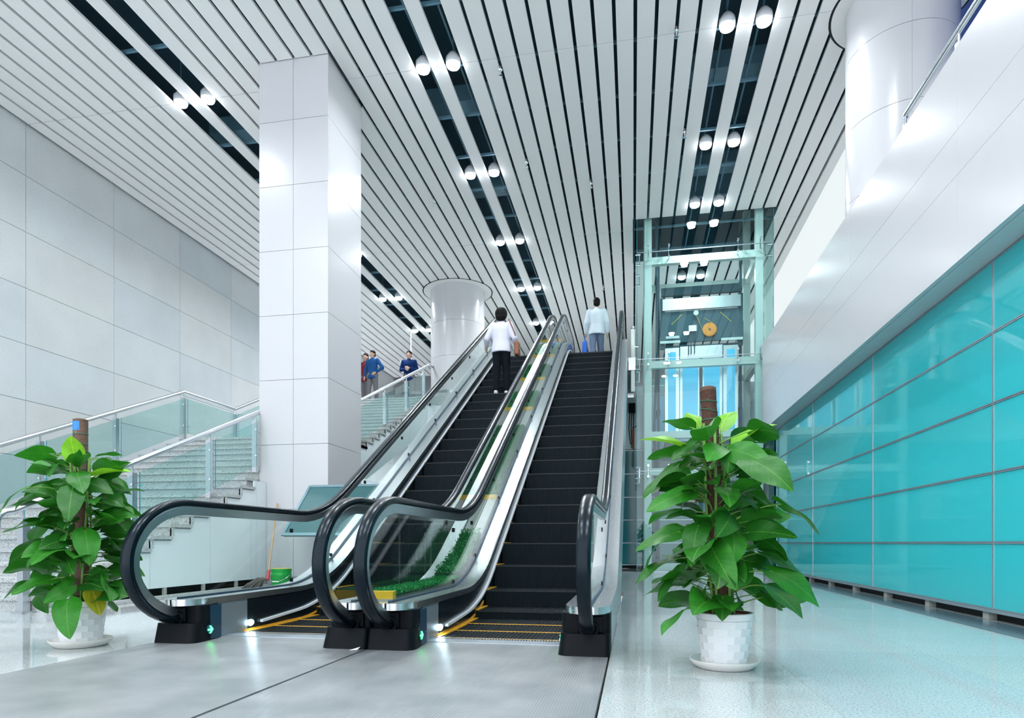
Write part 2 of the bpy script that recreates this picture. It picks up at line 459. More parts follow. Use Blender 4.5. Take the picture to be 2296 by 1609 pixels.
# ------------------------------------------------------------------ ceiling of slats
ce = obj('ceiling', B(-11.1, 4.05, 3.2, 32, H + 1.0, H + 1.05).box(-11.1, 4.05, 3.2, 3.25, H, H + 1.0), 'plenum')
tag(ce, 'white slatted metal ceiling with dark gaps and light troughs', kind='structure')
obj('ceiling_board', B(-11.1, 4.05, -2.5, 3.85, H, H + 0.04), 'slat', ce)
PITCH, SW = 0.306, 0.252
rows = []
for i in range(6): rows.append((2.04 + i * PITCH, 2.04 + i * PITCH + SW))
rows.append((1.52, 1.745))
for i in range(13): rows.append((1.22 - SW - i * PITCH, 1.22 - i * PITCH))
rows.append((-3.226, -3.007))
for i in range(12): rows.append((-3.505 - SW - i * PITCH, -3.505 - i * PITCH))
rows.append((-7.65, -7.43))
for i in range(10): rows.append((-7.95 - SW - i * PITCH, -7.95 - i * PITCH))
ysegs = [(3.9, 10.1), (10.1, 16.3), (16.3, 22.5), (22.5, 28.7)]
cuts = [(-5.95, -4.72, 9.50, 10.82), (0.0, 3.22, 15.74, 18.15)]
slat_cache = {}
def slat_mesh(wd, ln):
    k = (round(wd, 3), round(ln, 3))
    if k not in slat_cache:
        mb = MB()
        t, lip = 0.02, 0.045
        mb.prism_z([(0, 0), (wd, 0), (wd, ln), (0, ln)], 0, t)
        mb.box(0, 0.004, 0, ln, t, lip); mb.box(wd - 0.004, wd, 0, ln, t, lip)
        slat_cache[k] = mb.mesh('slat', False, 'slat')
    return slat_cache[k]
for (x0, x1) in rows:
    for (ya, yb) in ysegs:
        pieces = [(ya + 0.006, yb - 0.006)]
        for (cx0, cx1, cy0, cy1) in cuts:
            if x1 > cx0 + 0.02 and x0 < cx1 - 0.02:
                out = []
                for (p, q) in pieces:
                    if q <= cy0 or p >= cy1: out.append((p, q)); continue
                    if p < cy0: out.append((p, cy0))
                    if q > cy1: out.append((cy1, q))
                pieces = out
        for (p, q) in pieces:
            if q - p > 0.1:
                put('slat', slat_mesh(x1 - x0, q - p), ce, (x0, p, H))
# services above the slats, seen through the troughs
cr = B(0, 15.1, -0.02, 0.02, 0, 0.045).mesh('carrier_rail', False, 'plenum_steel')
for j in range(19):
    put('carrier_rail', cr, ce, (-11.08, 5.3 + j * 1.24, H + 0.09))
for x in (-7.8, -7.27, -3.37, -2.86, 1.37, 1.9):
    obj('cable_conduit', MB().tube([(x, 4, H + 0.30), (x, 28, H + 0.30)], 0.018, 8), 'plenum_steel', ce)
for j, y in enumerate((8.0, 11.6, 14.6, 20.5)):
    for xc in (-7.53, -3.11, 1.63):
        obj('duct', B(xc - 0.8, xc + 0.8, y, y + 0.35, H + 0.45, H + 0.75), 'plenum_steel', ce)
obj('edge_trim', B(3.87, 4.05, 3.9, 28.7, H - 0.02, H + 0.35), 'slat', ce)
# lift shaft head: dark recess above the slats
obj('shaft_recess', B(-0.02, 0.02, 15.7, 18.2, H, H + 0.98).box(3.2, 3.24, 15.7, 18.2, H, H + 0.98).box(-0.02, 3.24, 18.16, 18.2, H + 0.03, H + 0.98), 'plenum', ce)
# ------------------------------------------------------------------ square column
sq = obj('square_column', B(-5.90, -4.77, 9.55, 10.75, 0.0, H + 0.9), 'joint')
tag(sq, 'square column clad in glossy white panels beside the stairs', kind='structure')
zc = [0.155] + [1.23 + 1.035 * i for i in range(7)] + [H + 0.03]
g = 0.003
for i in range(len(zc) - 1):
    z0, z1 = zc[i] + g, zc[i + 1] - g
    for (a, b) in ((-5.93, -5.337), (-5.333, -4.74)):
        obj('panel', B(a + 0.0008, b - 0.0008, 9.52, 9.56, z0, z1), 'white', sq)
    obj('panel', B(-4.78, -4.74, 9.562, 10.78, z0, z1), 'white', sq)
    obj('panel', B(-5.93, -5.89, 9.562, 10.78, z0, z1), 'white', sq)
    obj('panel', B(-5.888, -4.782, 10.74, 10.78, z0, z1), 'white', sq)
# ------------------------------------------------------------------ round columns
def round_column(name, label, cx, cy, r, R, z0, seams, skirt=True):
    o = obj(name, MB().lathe([(r - 0.02, z0), (r - 0.02, H + 0.4)], cx, cy, 48), 'joint', None, 'auto')
    tag(o, label, kind='structure')
    zz = [z0 + (0.22 if skirt else 0)] + seams + [H - 0.01]
    for i in range(len(zz) - 1):
        for k in range(2):
            mb = MB(); n = 24
            a0 = math.radians(-100) + k * PI + 0.0015; a1 = a0 + PI - 0.003
            vs = []; fs = []
            for j in range(n + 1):
                a = a0 + (a1 - a0) * j / n
                for rr, z in ((r, zz[i] + g), (r, zz[i + 1] - g), (r - 0.03, zz[i + 1] - g), (r - 0.03, zz[i] + g)):
                    vs.append((cx + rr * math.cos(a), cy + rr * math.sin(a), z))
            for j in range(n):
                for q in range(4):
                    fs.append((j * 4 + q, (j + 1) * 4 + q, (j + 1) * 4 + (q + 1) % 4, j * 4 + (q + 1) % 4))
            fs.append((0, 1, 2, 3)); fs.append((n * 4 + 3, n * 4 + 2, n * 4 + 1, n * 4))
            mb.add(vs, fs)
            obj('panel', mb, 'white', o, 'auto')
    if skirt:
        obj('steel_skirt', MB().lathe([(r + 0.01, z0), (r + 0.012, z0 + 0.22), (r - 0.02, z0 + 0.22)], cx, cy, 48), 'steel', o, 'auto')
    obj('collar', MB().lathe([(r, H - 0.012), (R, H - 0.012), (R, H + 0.03)], cx, cy, 64), 'slat', o, 'auto')
    obj('shadow_gap', MB().lathe([(R, H - 0.002), (R + 0.035, H - 0.002), (R + 0.035, H + 0.02)], cx, cy, 64), 'dark', o, 'auto')
    return o
round_column('round_column', 'round white column rising behind the stairs and escalators', -5.32, 19.3, 0.82, 1.04, UP, [6.25, 7.30])
round_column('round_column', 'round white column on the balcony at upper right', 3.76, 10.15, 0.71, 0.90, UP, [5.57, 6.60, 7.63])
# ------------------------------------------------------------------ right wall: teal glass panels
wr = obj('wall_right', B(3.22, 3.5, -2.5, 15.35, 0.0, 3.24), 'dark')
tag(wr, 'wall of glossy teal glass panels under the white balcony', kind='structure')
ys = [0.55, 3.5, 6.45, 9.41, 12.36, 15.34]
zr = [0.10, 0.694, 1.315, 1.93, 2.56, 3.20]
tp = {}
for i in range(len(ys) - 1):
    for j in range(len(zr) - 1):
        dy, dz = round(ys[i + 1] - ys[i], 3), round(zr[j + 1] - zr[j], 3)
        if (dy, dz) not in tp:
            tp[(dy, dz)] = B(0, 0.03, 0.008, dy - 0.008, 0.012, dz - 0.012).mesh('glass_panel', False, 'teal')
        put('glass_panel', tp[(dy, dz)], wr, (3.14, ys[i], zr[j]))
for j, z in enumerate(zr):
    obj('rail', B(3.132, 3.18, 0.55, 15.34, z - 0.011, z - 0.003).box(3.132, 3.18, 0.55, 15.34, z + 0.003, z + 0.011).box(3.142, 3.18, 0.55, 15.34, z - 0.004, z + 0.004), 'alu', wr)
for y in ys[1:]:
    obj('mullion', B(3.134, 3.18, y - 0.010, y - 0.002, 0.10, 3.2).box(3.134, 3.18, y + 0.002, y + 0.010, 0.10, 3.2), 'alu', wr)
obj('bottom_rail', B(3.13, 3.2, 0.55, 15.34, 0.07, 0.10), 'alu', wr)
for j in range(12):
    y = 15.0 - j * 1.2
    obj('foot', B(3.15, 3.22, y - 0.05, y + 0.05, 0.0, 0.075), 'planter_grey', wr)
# balcony fascia
fa = obj('balcony_fascia', B(2.90, 3.3, -2.5, 15.37, 3.24, 5.12), 'joint')
tag(fa, 'broad white panelled balcony edge above the teal wall', kind='structure')
fy = [0.55, 3.5, 6.45, 9.41, 12.36, 15.40]
fz = [3.21, 3.99, 4.39, 5.15]
for i in range(len(fy) - 1):
    for j in range(3):
        obj('panel', B(2.85, 2.90, fy[i] + 0.0012, fy[i + 1] - 0.0012, fz[j] + 0.0015, fz[j + 1] - 0.0015), 'white', fa)
    obj('soffit_panel', B(2.905, 3.2, fy[i] + 0.002, fy[i + 1] - 0.002, 3.21, 3.235), 'white', fa)
obj('end_panel', B(2.852, 3.3, 15.372, 15.40, 3.21, 5.15), 'white', fa)
obj('coping', B(2.852, 3.3, -2.5, 15.372, 5.12, 5.148), 'white', fa)
# upper storey
uf = obj('floor_upper', B(3.3, 7, -2.5, 32, UP - 0.3, UP).box(-9.1, -5.8, 18.30, 32, UP - 0.35, UP).box(-5.8, -3.27, 17.92, 32, UP - 0.35, UP).box(-3.27, 0.0, 15.6, 32, UP - 0.30, UP - 0.002).box(0.0, 3.3, 18.2, 32, UP - 0.35, UP), 'floor')
tag(uf, 'upper storey floor slab at the head of the escalators', kind='structure')
wb = obj('wall_back', B(-5.6, 3.3, 17.9, 17.92, 0.0, UP - 0.36), 'dark')
tag(wb, 'rear wall with dark teal panels below the upper storey', kind='structure')
for i in range(3):
    xa, xb = -5.6 + i * 2.967, -5.6 + (i + 1) * 2.967
    for j in range(5):
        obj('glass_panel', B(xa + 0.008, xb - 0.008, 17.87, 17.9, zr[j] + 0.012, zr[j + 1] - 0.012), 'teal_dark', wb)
    obj('upper_panel', B(xa + 0.004, xb - 0.004, 17.87, 17.9, 3.23, UP - 0.37), 'white_side', wb)
for z in zr:
    obj('rail', B(-5.6, 3.3, 17.864, 17.895, z - 0.01, z + 0.01), 'alu', wb)
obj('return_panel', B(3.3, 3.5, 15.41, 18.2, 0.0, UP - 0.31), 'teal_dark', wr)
we = obj('wall_end', B(-11.1, 7, 32, 32.2, 0, 10.5), 'white')
tag(we, 'far white end wall of the upper storey', kind='structure')
wu = obj('window_1', B(5.2, 5.3, -2.5, 32, UP, 11), 'bright')
tag(wu, 'bright white glazed wall behind the balcony column', kind='structure')
ru = obj('ceiling_balcony', B(4.05, 5.3, -2.5, 32, 10.8, 10.9).box(4.05, 4.09, -2.5, 32, H + 0.36, 10.8), 'slat')
tag(ru, 'raised white ceiling strip over the balcony edge', kind='structure')
bp = obj('blue_panel', B(5.13, 5.19, 7.6, 11.9, 6.4, 10.6), 'blue')
tag(bp, 'deep blue wall panel at top right corner behind the round column', 'panel')
# balcony railing
br = empty('balcony_railing', (3.35, 8.9, UP))
tag(br, 'grey tube handrail with white posts on the right balcony', 'railing')
obj('handrail', MB().tube([(0, 0.02, 1.02), (0, 0, 1.06), (0, -7, 1.06)], 0.033, 12), 'steel', br, 'auto')
for k in range(5):
    y = -1.35 * k
    obj('post', B(-0.03, 0.03, y - 0.02, y + 0.02, 0.0, 0.93), 'lift_white', br)
    obj('bracket', MB().tube([(0, y, 0.93), (0, y, 1.03)], 0.014, 8), 'steel', br)
for k in range(4):
    y = -1.35 * k
    obj('glass_pane', B(0.04, 0.05, y - 1.30, y - 0.05, 0.08, 0.90), 'glass', br)
# ------------------------------------------------------------------ ceiling downlights
def downlight_mesh():
    can = MB().lathe([(0.112, 0.03), (0.12, 0.05), (0.12, 0.13), (0.07, 0.20), (0.02, 0.21)], seg=24)
    lens = MB().lathe([(0.0, -0.035), (0.06, -0.028), (0.10, -0.004), (0.116, 0.045)], seg=24)
    rod = MB().tube([(0, 0, 0.20), (0, 0, 0.8)], 0.012, 6)
    return can.mesh('can', 'auto', 'lamp_body'), lens.mesh('lens', 'all', 'lens'), rod.mesh('hanging_rod', False, 'plenum_steel')
dl_can, dl_lens, dl_rod = downlight_mesh()
def downlight(x, y, label, group, power=LAMP_W, z=H - 0.03):
    o = empty('downlight', (x, y, z))
    tag(o, label, 'lamp', group)
    put('can', dl_can, o); put('lens', dl_lens, o); put('hanging_rod', dl_rod, o)
    ld = bpy.data.lights.new('lamp_light', 'AREA')
    ld.shape = 'DISK'; ld.size = 0.18; ld.energy = power; ld.color = (0.93, 0.97, 1.0); ld.spread = math.radians(150)
    lo = bpy.data.objects.new('lamp_light', ld); lo.location = (0, 0, -0.045); lo.parent = o
    COL.objects.link(lo)
ordn = ['nearest', 'second', 'third', 'fourth', 'fifth', 'sixth']
for tname, xs, ylist in (('middle', (-3.366, -2.86), (10.1, 13.2, 16.3, 19.4, 22.5)),
                         ('right', (1.37, 1.893), (10.1, 13.05, 15.3, 19.4)),
                         ('left', (-7.80, -7.27), (10.1, 19.4, 22.5))):
    for i, y in enumerate(ylist):
        for s, x in zip(('left', 'right'), xs):
            downlight(x, y, f'round downlight, {s} lamp of the {ordn[i]} pair in the {tname} ceiling trough', f'downlights in the {tname} trough')
# unseen rows overhead, added for their light, and the pair behind the square column
for tname, xs in (('middle', (-3.366, -2.86)), ('right', (1.37, 1.893)), ('left', (-7.80, -7.27))):
    for i, y in enumerate((0.8, 3.0, 7.0)):
        for sd, x in zip(('left', 'right'), xs):
            downlight(x, y, f'downlight above the viewer, {sd} lamp of the {("first", "second", "last")[i]} unpictured pair on the {tname}', 'downlights above the viewer')
for nm, y in (('near', 13.2), ('far', 16.3)):
    for sd, x in zip(('left', 'right'), (-7.80, -7.27)):
        downlight(x, y, f'{sd} lamp of the {nm} downlight pair masked by the square column', 'downlights behind the square column')
# ------------------------------------------------------------------ escalators
TAN = math.tan(math.radians(30))
def bend(t, wd):
    if t < -wd: return 0.0
    if t < wd: return (t + wd) ** 2 / (4 * wd)
    return t
def inc(y, ya, z0, wd=0.45):
    return z0 + TAN * (bend(y - ya, wd) - bend(y - ya - UP / TAN, wd))
def z_step(y): return inc(y, 5.95, 0.0, 0.55)
def z_deck(y): return inc(y, 5.98, 0.30, 0.55)
def z_rail(y): return inc(y, 6.16, 0.975, 0.5)
YT = 16.75
def rail_path():
    p = []
    for k in range(0, 25):
        a = math.radians(-98 - (262 - 90 - 0) * k / 24 + 0) if False else math.radians(262 - (262 - 90) * k / 24)
        p.append((4.12 + 0.565 * math.cos(a), 0.56 + 0.415 * math.sin(a)))
    y = 4.3
    while y < YT:
        p.append((y, z_rail(y))); y += 0.15
    for k in range(0, 21):
        a = math.radians(90 - 172 * k / 20)
        p.append((YT + 0.48 * math.cos(a), UP + 0.56 + 0.415 * math.sin(a)))
    return p
RP = rail_path()
def offs(path, d):
    out = []; n = len(path)
    for i, (y, z) in enumerate(path):
        a = path[max(i - 1, 0)]; b = path[min(i + 1, n - 1)]
        ty, tz = b[0] - a[0], b[1] - a[1]; L = math.hypot(ty, tz)
        out.append((y - tz / L * d, z + ty / L * d))
    return out
def arrow_mb():
    # arrow lying in the y-z plane, pointing +y
    pts = [(-0.030, -0.006), (0.006, -0.006), (-0.012, -0.026), (0.002, -0.026), (0.028, 0.0), (0.002, 0.026), (-0.012, 0.026), (0.006, 0.006), (-0.030, 0.006)]
    return pts
def pill(w_, h_, n=8):
    r = h_ / 2; pts = []
    for k in range(n + 1):
        a = -PI / 2 + PI * k / n; pts.append((w_ / 2 - r + r * math.cos(a), r * math.sin(a)))
    for k in range(n + 1):
        a = PI / 2 + PI * k / n; pts.append((-w_ / 2 + r + r * math.cos(a), r * math.sin(a)))
    return pts
def build_escalator():
    E = empty('escalator')
    # landing plates and combs
    obj('landing_plate', B(-0.772, 0.768, 1.2, 4.32, -0.03, 0.004), 'plate', E)
    mbc = MB()
    mbc.box(-0.5, 0.5, 4.322, 4.46, -0.03, 0.008, 'alu')
    for k in range(50):
        x = -0.49 + k * 0.02
        mbc.box(x - 0.004, x + 0.004, 4.46, 4.56, -0.02, 0.006, 'alu')
    obj('comb_plate', mbc, None, E)
    obj('upper_landing_plate', B(-0.5, 0.5, 15.95, 18.2, UP - 0.06, UP + 0.004), 'plate', E)
    # steps
    sm = MB()
    sm.box(-0.495, 0.495, 0.0, 0.42, -0.24, -0.004, 'tread')
    for k in range(33):
        x = -0.485 + k * 0.0303
        sm.box(x - 0.009, x + 0.009, -0.004, 0.40, -0.23, 0.0, 'tread')
    sm.box(-0.49, 0.49, -0.007, 0.0, -0.014, -0.003, 'nosing')
    sm.box(-0.498, -0.47, 0.0, 0.40, -0.02, 0.006, 'step_yellow')
    sm.box(0.47, 0.498, 0.0, 0.40, -0.02, 0.006, 'step_yellow')
    sme = sm.mesh('step')
    y = 4.55
    i = 0
    while y < 15.9:
        so = put('step', sme, E, (0, y, z_step(y + 0.2) + 0.001 * (i == 0)))
        if i < 3: obj('edge_line', B(-0.47, 0.47, 0.002, 0.032, -0.002, 0.0008), 'step_yellow', so)
        y += 0.4; i += 1
    sd = MB().prism_x([(4.5, -0.3)] + [(yy, z_step(yy) - 0.26) for yy in [4.6 + 0.2 * q for q in range(60)]] + [(16.4, UP - 0.26), (16.4, UP - 0.4)] + [(yy, z_step(yy) - 0.45) for yy in [16.0 - 0.4 * q for q in range(28)]], -0.49, 0.49)
    obj('step_chain_guard', sd, 'dark', E)
    # truss body
    ys_ = [4.5 + 0.25 * q for q in range(53)]
    top = [(yy, z_step(yy) - 0.46) for yy in ys_]
    bot = [(yy, max(-0.02, inc(yy, 7.3, -0.02, 0.1))) for yy in reversed(ys_) if yy > 7.4]
    tb = MB().prism_x([(7.6, -0.02)] + [p for p in top if p[0] > 8.0 and p[0] < 17.5] + [(17.5, UP - 0.46), (17.5, UP - 0.95)] + [(yy, max(-0.02, inc(yy, 7.6, -0.02, 0.1) - 0.02)) for yy in [16.0, 15.0, 12.0, 10.0, 8.0]], -0.74, 0.74)
    obj('truss', tb, 'steel', E)
    for s in (-1, 1):
        def sx(a, b): return (min(s * a, s * b), max(s * a, s * b))
        # decks either side of the glass
        dy = [3.95 + 0.02 * q for q in range(11)] + [4.3 + 0.14 * q for q in range(90)]
        dy = [yy for yy in dy if yy <= 17.0]
        for nm, a, b in (('inner_deck', 0.643, 0.495), ('outer_deck', 0.657, 0.777)):
            vs = []; fs = []
            for yy in dy:
                k = 1.0 if yy >= 4.15 else math.sqrt(max(0.0, 1 - ((4.15 - yy) / 0.205) ** 2))
                bb = a + (b - a) * max(0.12, k)
                z = z_deck(yy)
                vs += [(s * a, yy, z), (s * bb, yy, z), (s * bb, yy, z - 0.045), (s * a, yy, z - 0.045)]
            for q in range(len(dy) - 1):
                for e in range(4):
                    fs.append((q * 4 + e, q * 4 + (e + 1) % 4, (q + 1) * 4 + (e + 1) % 4, (q + 1) * 4 + e))
            fs += [(3, 2, 1, 0), (len(vs) - 4, len(vs) - 3, len(vs) - 2, len(vs) - 1)]
            obj(nm, MB().add(vs, fs), 'steel_deck', E, 'auto')
        # dark gasket strip along the glass foot
        obj('glass_gasket', MB().prism_x([(yy, z_deck(yy) + 0.012) for yy in dy[4:]] + [(yy, z_deck(yy) - 0.04) for yy in reversed(dy[4:])], s * 0.65 - 0.014, s * 0.65 + 0.014), 'navy', E)
        # skirt below the inner deck
        sy = [4.62 + 0.15 * q for q in range(82)]
        sy = [yy for yy in sy if yy <= 16.6]
        obj('skirt', MB().prism_x([(yy, z_deck(yy) - 0.045) for yy in sy] + [(yy, z_step(yy) - 0.26) for yy in reversed(sy)], *sx(0.502, 0.515)), 'steel_dark', E)
        obj('inner_panel', MB().prism_x([(4.252, 0.255), (4.62, 0.255), (4.62, 0.0), (4.252, 0.0)], *sx(0.502, 0.515)), 'steel_matt', E)
        # skirt deflector
        dfl = [(yy, z_step(yy) + 0.06 + 0.05 * min(1.0, (yy - 4.8) / 0.9)) for yy in [4.8 + 0.12 * q for q in range(95)] if yy < 16.0]
        obj('skirt_deflector', MB().sweep_yz(dfl, [(-0.012, -0.010), (0.012, -0.010), (0.012, 0.010), (-0.012, 0.010)], x=s * 0.49), 'lamp_body', E)
        yl = [4.58 + 0.1 * q for q in range(16)]
        obj('warning_line', MB().prism_x([(yy, z_step(yy) + 0.018) for yy in yl] + [(yy, z_step(yy) - 0.004) for yy in reversed(yl)], *sx(0.497, 0.5035)), 'step_yellow', E)
        # handrail and its guide
        sec = [(-0.026, -0.022), (-0.038, -0.016), (-0.041, 0.0), (-0.036, 0.016), (-0.024, 0.024), (0.024, 0.024), (0.036, 0.016), (0.041, 0.0), (0.038, -0.016), (0.026, -0.022)]
        obj('handrail', MB().sweep_yz(RP, sec, x=s * 0.65), 'rubber', E, 'auto')
        gp = offs(RP, -0.052)
        obj('handrail_guide', MB().sweep_yz(gp, [(-0.021, -0.034), (-0.021, 0.036), (0.021, 0.036), (0.021, -0.034)], x=s * 0.65)
            .sweep_yz(offs(RP, -0.036), [(-0.027, -0.006), (-0.027, 0.006), (0.027, 0.006), (0.027, -0.006)], x=s * 0.65), 'steel', E, 'auto')
        # glass panels
        gt = offs(RP, -0.08)
        def top_at(yq):
            for q in range(len(gt) - 1):
                if q > 18 and gt[q][0] <= yq <= gt[q + 1][0]:
                    t = (yq - gt[q][0]) / max(1e-6, gt[q + 1][0] - gt[q][0])
                    return gt[q][1] * (1 - t) + gt[q + 1][1] * t
            return UP + 0.9
        def panel(poly):
            obj('glass_panel', MB().prism_x(poly, s * 0.65 - 0.006, s * 0.65 + 0.006), 'glass', E)
        front = [p for p in gt[:25] if p[1] > 0.32]
        panel(front + [(4.45, top_at(4.45)), (4.9, top_at(4.9)), (4.9, z_deck(4.9))] + [(4.1, 0.3)])
        bounds = [(4.906, 0.0), (5.55, 0.0), (6.35, -0.14), (7.5, -0.27), (8.75, -0.27), (10.0, -0.27), (11.25, -0.27), (12.5, -0.27), (13.75, -0.27), (14.9, -0.12), (15.6, 0.0), (16.5, 0.0)]
        for q in range(len(bounds) - 1):
            (ya, ta), (yb, tb_) = bounds[q], bounds[q + 1]
            yb -= 0.006
            lo = [(ya + (yb - ya) * e / 8, 0) for e in range(9)]
            lo = [(yy, z_deck(yy)) for yy, _ in lo]
            y1, y0 = yb + tb_, ya + ta
            hi = [(y0 + (y1 - y0) * e / 8, top_at(y0 + (y1 - y0) * e / 8)) for e in range(9)]
            panel(lo + list(reversed(hi)))
            if q:
                for (yy, zz) in ((ya, z_deck(ya) + 0.045), (y0, top_at(y0) - 0.09)):
                    obj('glass_clip', MB().box(s * 0.65 - 0.011, s * 0.65 + 0.011, yy - 0.012, yy + 0.012, zz - 0.018, zz + 0.018), 'black', E)
        endp = [p for p in gt[-21:] if p[1] > UP + 0.32]
        panel([(16.5, z_deck(16.5)), (16.5, top_at(16.5))] + endp)
        # newel base
        xa, xb = 0.475, 0.778
        def plan(fy, rr, ya2=4.25, grow=0.0):
            x0, x1 = xa - grow * 0.3, xb
            pts = [(x1, ya2), (x0 + 0.025, ya2)]
            pts += [(x0, fy + rr * 1.6)]
            for k in range(6):
                a = PI + (PI / 2) * k / 5
                pts.append((x0 + rr + rr * math.cos(a), fy + rr + rr * math.sin(a)))
            for k in range(4):
                a = 1.5 * PI + (PI / 2) * k / 3
                pts.append((x1 - 0.03 + 0.03 * math.cos(a), fy + 0.03 + 0.03 * math.sin(a)))
            if s < 0: return [(-px, py) for px, py in reversed(pts)]
            return pts
        nb = obj('newel_base', MB().prism_z(plan(3.93, 0.07, grow=0.05), 0.004, 0.135, None, plan(3.965, 0.07)).prism_z(plan(4.03, 0.05), 0.135, 0.255), 'black', E, 'auto')
        obj('side_cover', B(*sx(0.470, 0.4765), 4.13, 4.25, 0.01, 0.25), 'navy', nb)
        obj('inlet_box', B(*sx(0.58, 0.735), 4.0, 4.06, 0.14, 0.24), 'black', nb, bevel=0.006)
        rg = [(s * 0.65 + 0.055 * math.cos(2 * PI * k / 20), 3.995, 0.165 + 0.045 * math.sin(2 * PI * k / 20)) for k in range(21)]
        obj('inlet_brush', MB().tube(rg, 0.012, 6, cap=False), 'black', nb, 'auto')
        obj('sticker', B(*sx(0.70, 0.745), 3.944, 3.95, 0.045, 0.115), 'grey_plate', nb, rot=(-0.2, 0, 0), loc=(0, -0.016, 0.79 * 0 + 0.0))
        ip = obj('direction_lamp', MB().prism_x([(4.135 + a, 0.08 + b) for a, b in pill(0.11, 0.066)], *sx(0.462, 0.472)), 'navy', nb)
        obj('arrow', MB().prism_x([(4.115 + a, 0.08 + b) for a, b in arrow_mb()], *sx(0.4585, 0.4615)), 'arrow', ip)
        for q in range(2):
            obj('key_switch', MB().tube([(s * 0.4765, 4.205 + 0.028 * q, 0.085), (s * 0.467, 4.205 + 0.028 * q, 0.085)], 0.007, 10), 'chrome', nb)
        # comb light
        lp = [(s * 0.5, 4.655 + q * 0.0, 0.06) for q in range(1)]
        lm = MB()
        lm.ball((s * 0.497, 4.66, 0.062), (0.012, 0.042, 0.024), 14, 8)
        obj('comb_light', lm, 'comb_lamp', E, 'all')
        # outer cladding
        pan = [(4.26, 5.6), (5.6, 6.9), (6.9, 8.2), (8.2, 9.5), (9.5, 10.8), (10.8, 12.1), (12.1, 13.4), (13.4, 14.7), (14.7, 16.0)]
        for (a, b) in pan:
            yy_ = [a + 0.003 + (b - a - 0.006) * q / 8 for q in range(9)]
            poly = [(yy, z_deck(yy) - 0.045) for yy in yy_] + [(yy, max(0.0, z_step(yy) - 0.95)) for yy in reversed(yy_)]
            obj('cladding_panel', MB().prism_x(poly, *sx(0.764, 0.776)), 'steel', E)
    return E
e1 = build_escalator(); e1.location = (-0.92, 0, 0)
tag(e1, 'right-hand escalator with blank black steps, next to the tall potted plant', 'escalator', 'pair of escalators')
e2 = copy_tree(e1); e2.location = (-2.48, 0, 0)
tag(e2, 'left-hand escalator carrying a woman in a pale shirt', 'escalator', 'pair of escalators')
# ------------------------------------------------------------------ planted strip between the escalators
pl = empty('planter_strip', (-1.70, 4.1, 0.3))
tag(pl, 'narrow strip of artificial turf with yellow bars between the escalators', 'planter')
px0, px1 = -0.112, 0.112
def zl(y): return z_deck(y)
bars = [7.5, 10.3, 11.76, 13.2, 14.55]
turfs = [(4.2, 5.75, 0.05), (5.75, 6.7, 0.12), (7.5, 8.5, 0.09), (8.5, 9.6, 0.07), (10.3, 11.05, 0.08), (11.76, 12.55, 0.08), (13.2, 14.0, 0.08)]
def P(y): return y - 4.1
yy_ = [4.12 + 0.12 * q for q in range(105)]
base = MB().prism_x([(P(yy), zl(yy) + 0.012 - 0.3) for yy in yy_] + [(P(yy), zl(yy) - 0.3 - 0.0) for yy in reversed(yy_)], px0, px1)
obj('planter_tray', base, 'planter_grey', pl)
for (a, b) in ((6.72, 7.48), (9.62, 10.28), (11.07, 11.74), (12.57, 13.18), (14.02, 14.53)):
    for q in range(2):
        xa = px0 + 0.004 + q * (px1 - px0) / 2
        ya = [a + (b - a) * e / 5 for e in range(6)]
        obj('grey_board', MB().prism_x([(P(v), zl(v) + 0.045 - 0.3) for v in ya] + [(P(v), zl(v) + 0.012 - 0.3) for v in reversed(ya)], xa, xa + 0.102), 'planter_grey', pl)
obj('yellow_bar', B(px0, px1, 0.03, 0.09, 0.012, 0.066), 'yellow', pl, bevel=0.002)
for b in bars:
    z = zl(b) - 0.3
    obj('yellow_bar', B(px0, px1, P(b) - 0.03, P(b) + 0.02, z + 0.03, z + 0.085), 'yellow', pl, bevel=0.002)
rnd = random.Random(3)
for (a, b, hgt) in turfs:
    vs = []; fs = []
    n = int((b - a) * 0.225 * 15000)
    for q in range(n):
        x = rnd.uniform(px0 + 0.006, px1 - 0.006); y = rnd.uniform(a, b)
        z = zl(y) - 0.3 + 0.012
        hh = hgt * rnd.uniform(0.35, 1.0)
        az = rnd.uniform(0, 2 * PI); lean = rnd.uniform(0.2, 0.9)
        cx_, sx_ = math.cos(az), math.sin(az)
        wd = rnd.uniform(0.005, 0.009); L = 0.022
        p = Vector((x, P(y), z + hh)); d = Vector((cx_ * math.sin(lean), sx_ * math.sin(lean), math.cos(lean)))
        sd_ = Vector((-sx_, cx_, 0))
        o = len(vs)
        vs += [tuple(p), tuple(p + d * L * 0.5 + sd_ * wd), tuple(p + d * L), tuple(p + d * L * 0.5 - sd_ * wd)]
        fs.append((o, o + 1, o + 2, o + 3))
    t = obj('turf', MB().add(vs, fs), 'turf', pl); t['kind'] = 'stuff'
    ya = [a + (b - a) * e / 8 for e in range(9)]
    obj('turf_bed', MB().prism_x([(P(v), zl(v) + 0.012 + hgt * 0.6 - 0.3) for v in ya] + [(P(v), zl(v) + 0.012 - 0.3) for v in reversed(ya)], px0 + 0.004, px1 - 0.004), 'turf_bed', pl)
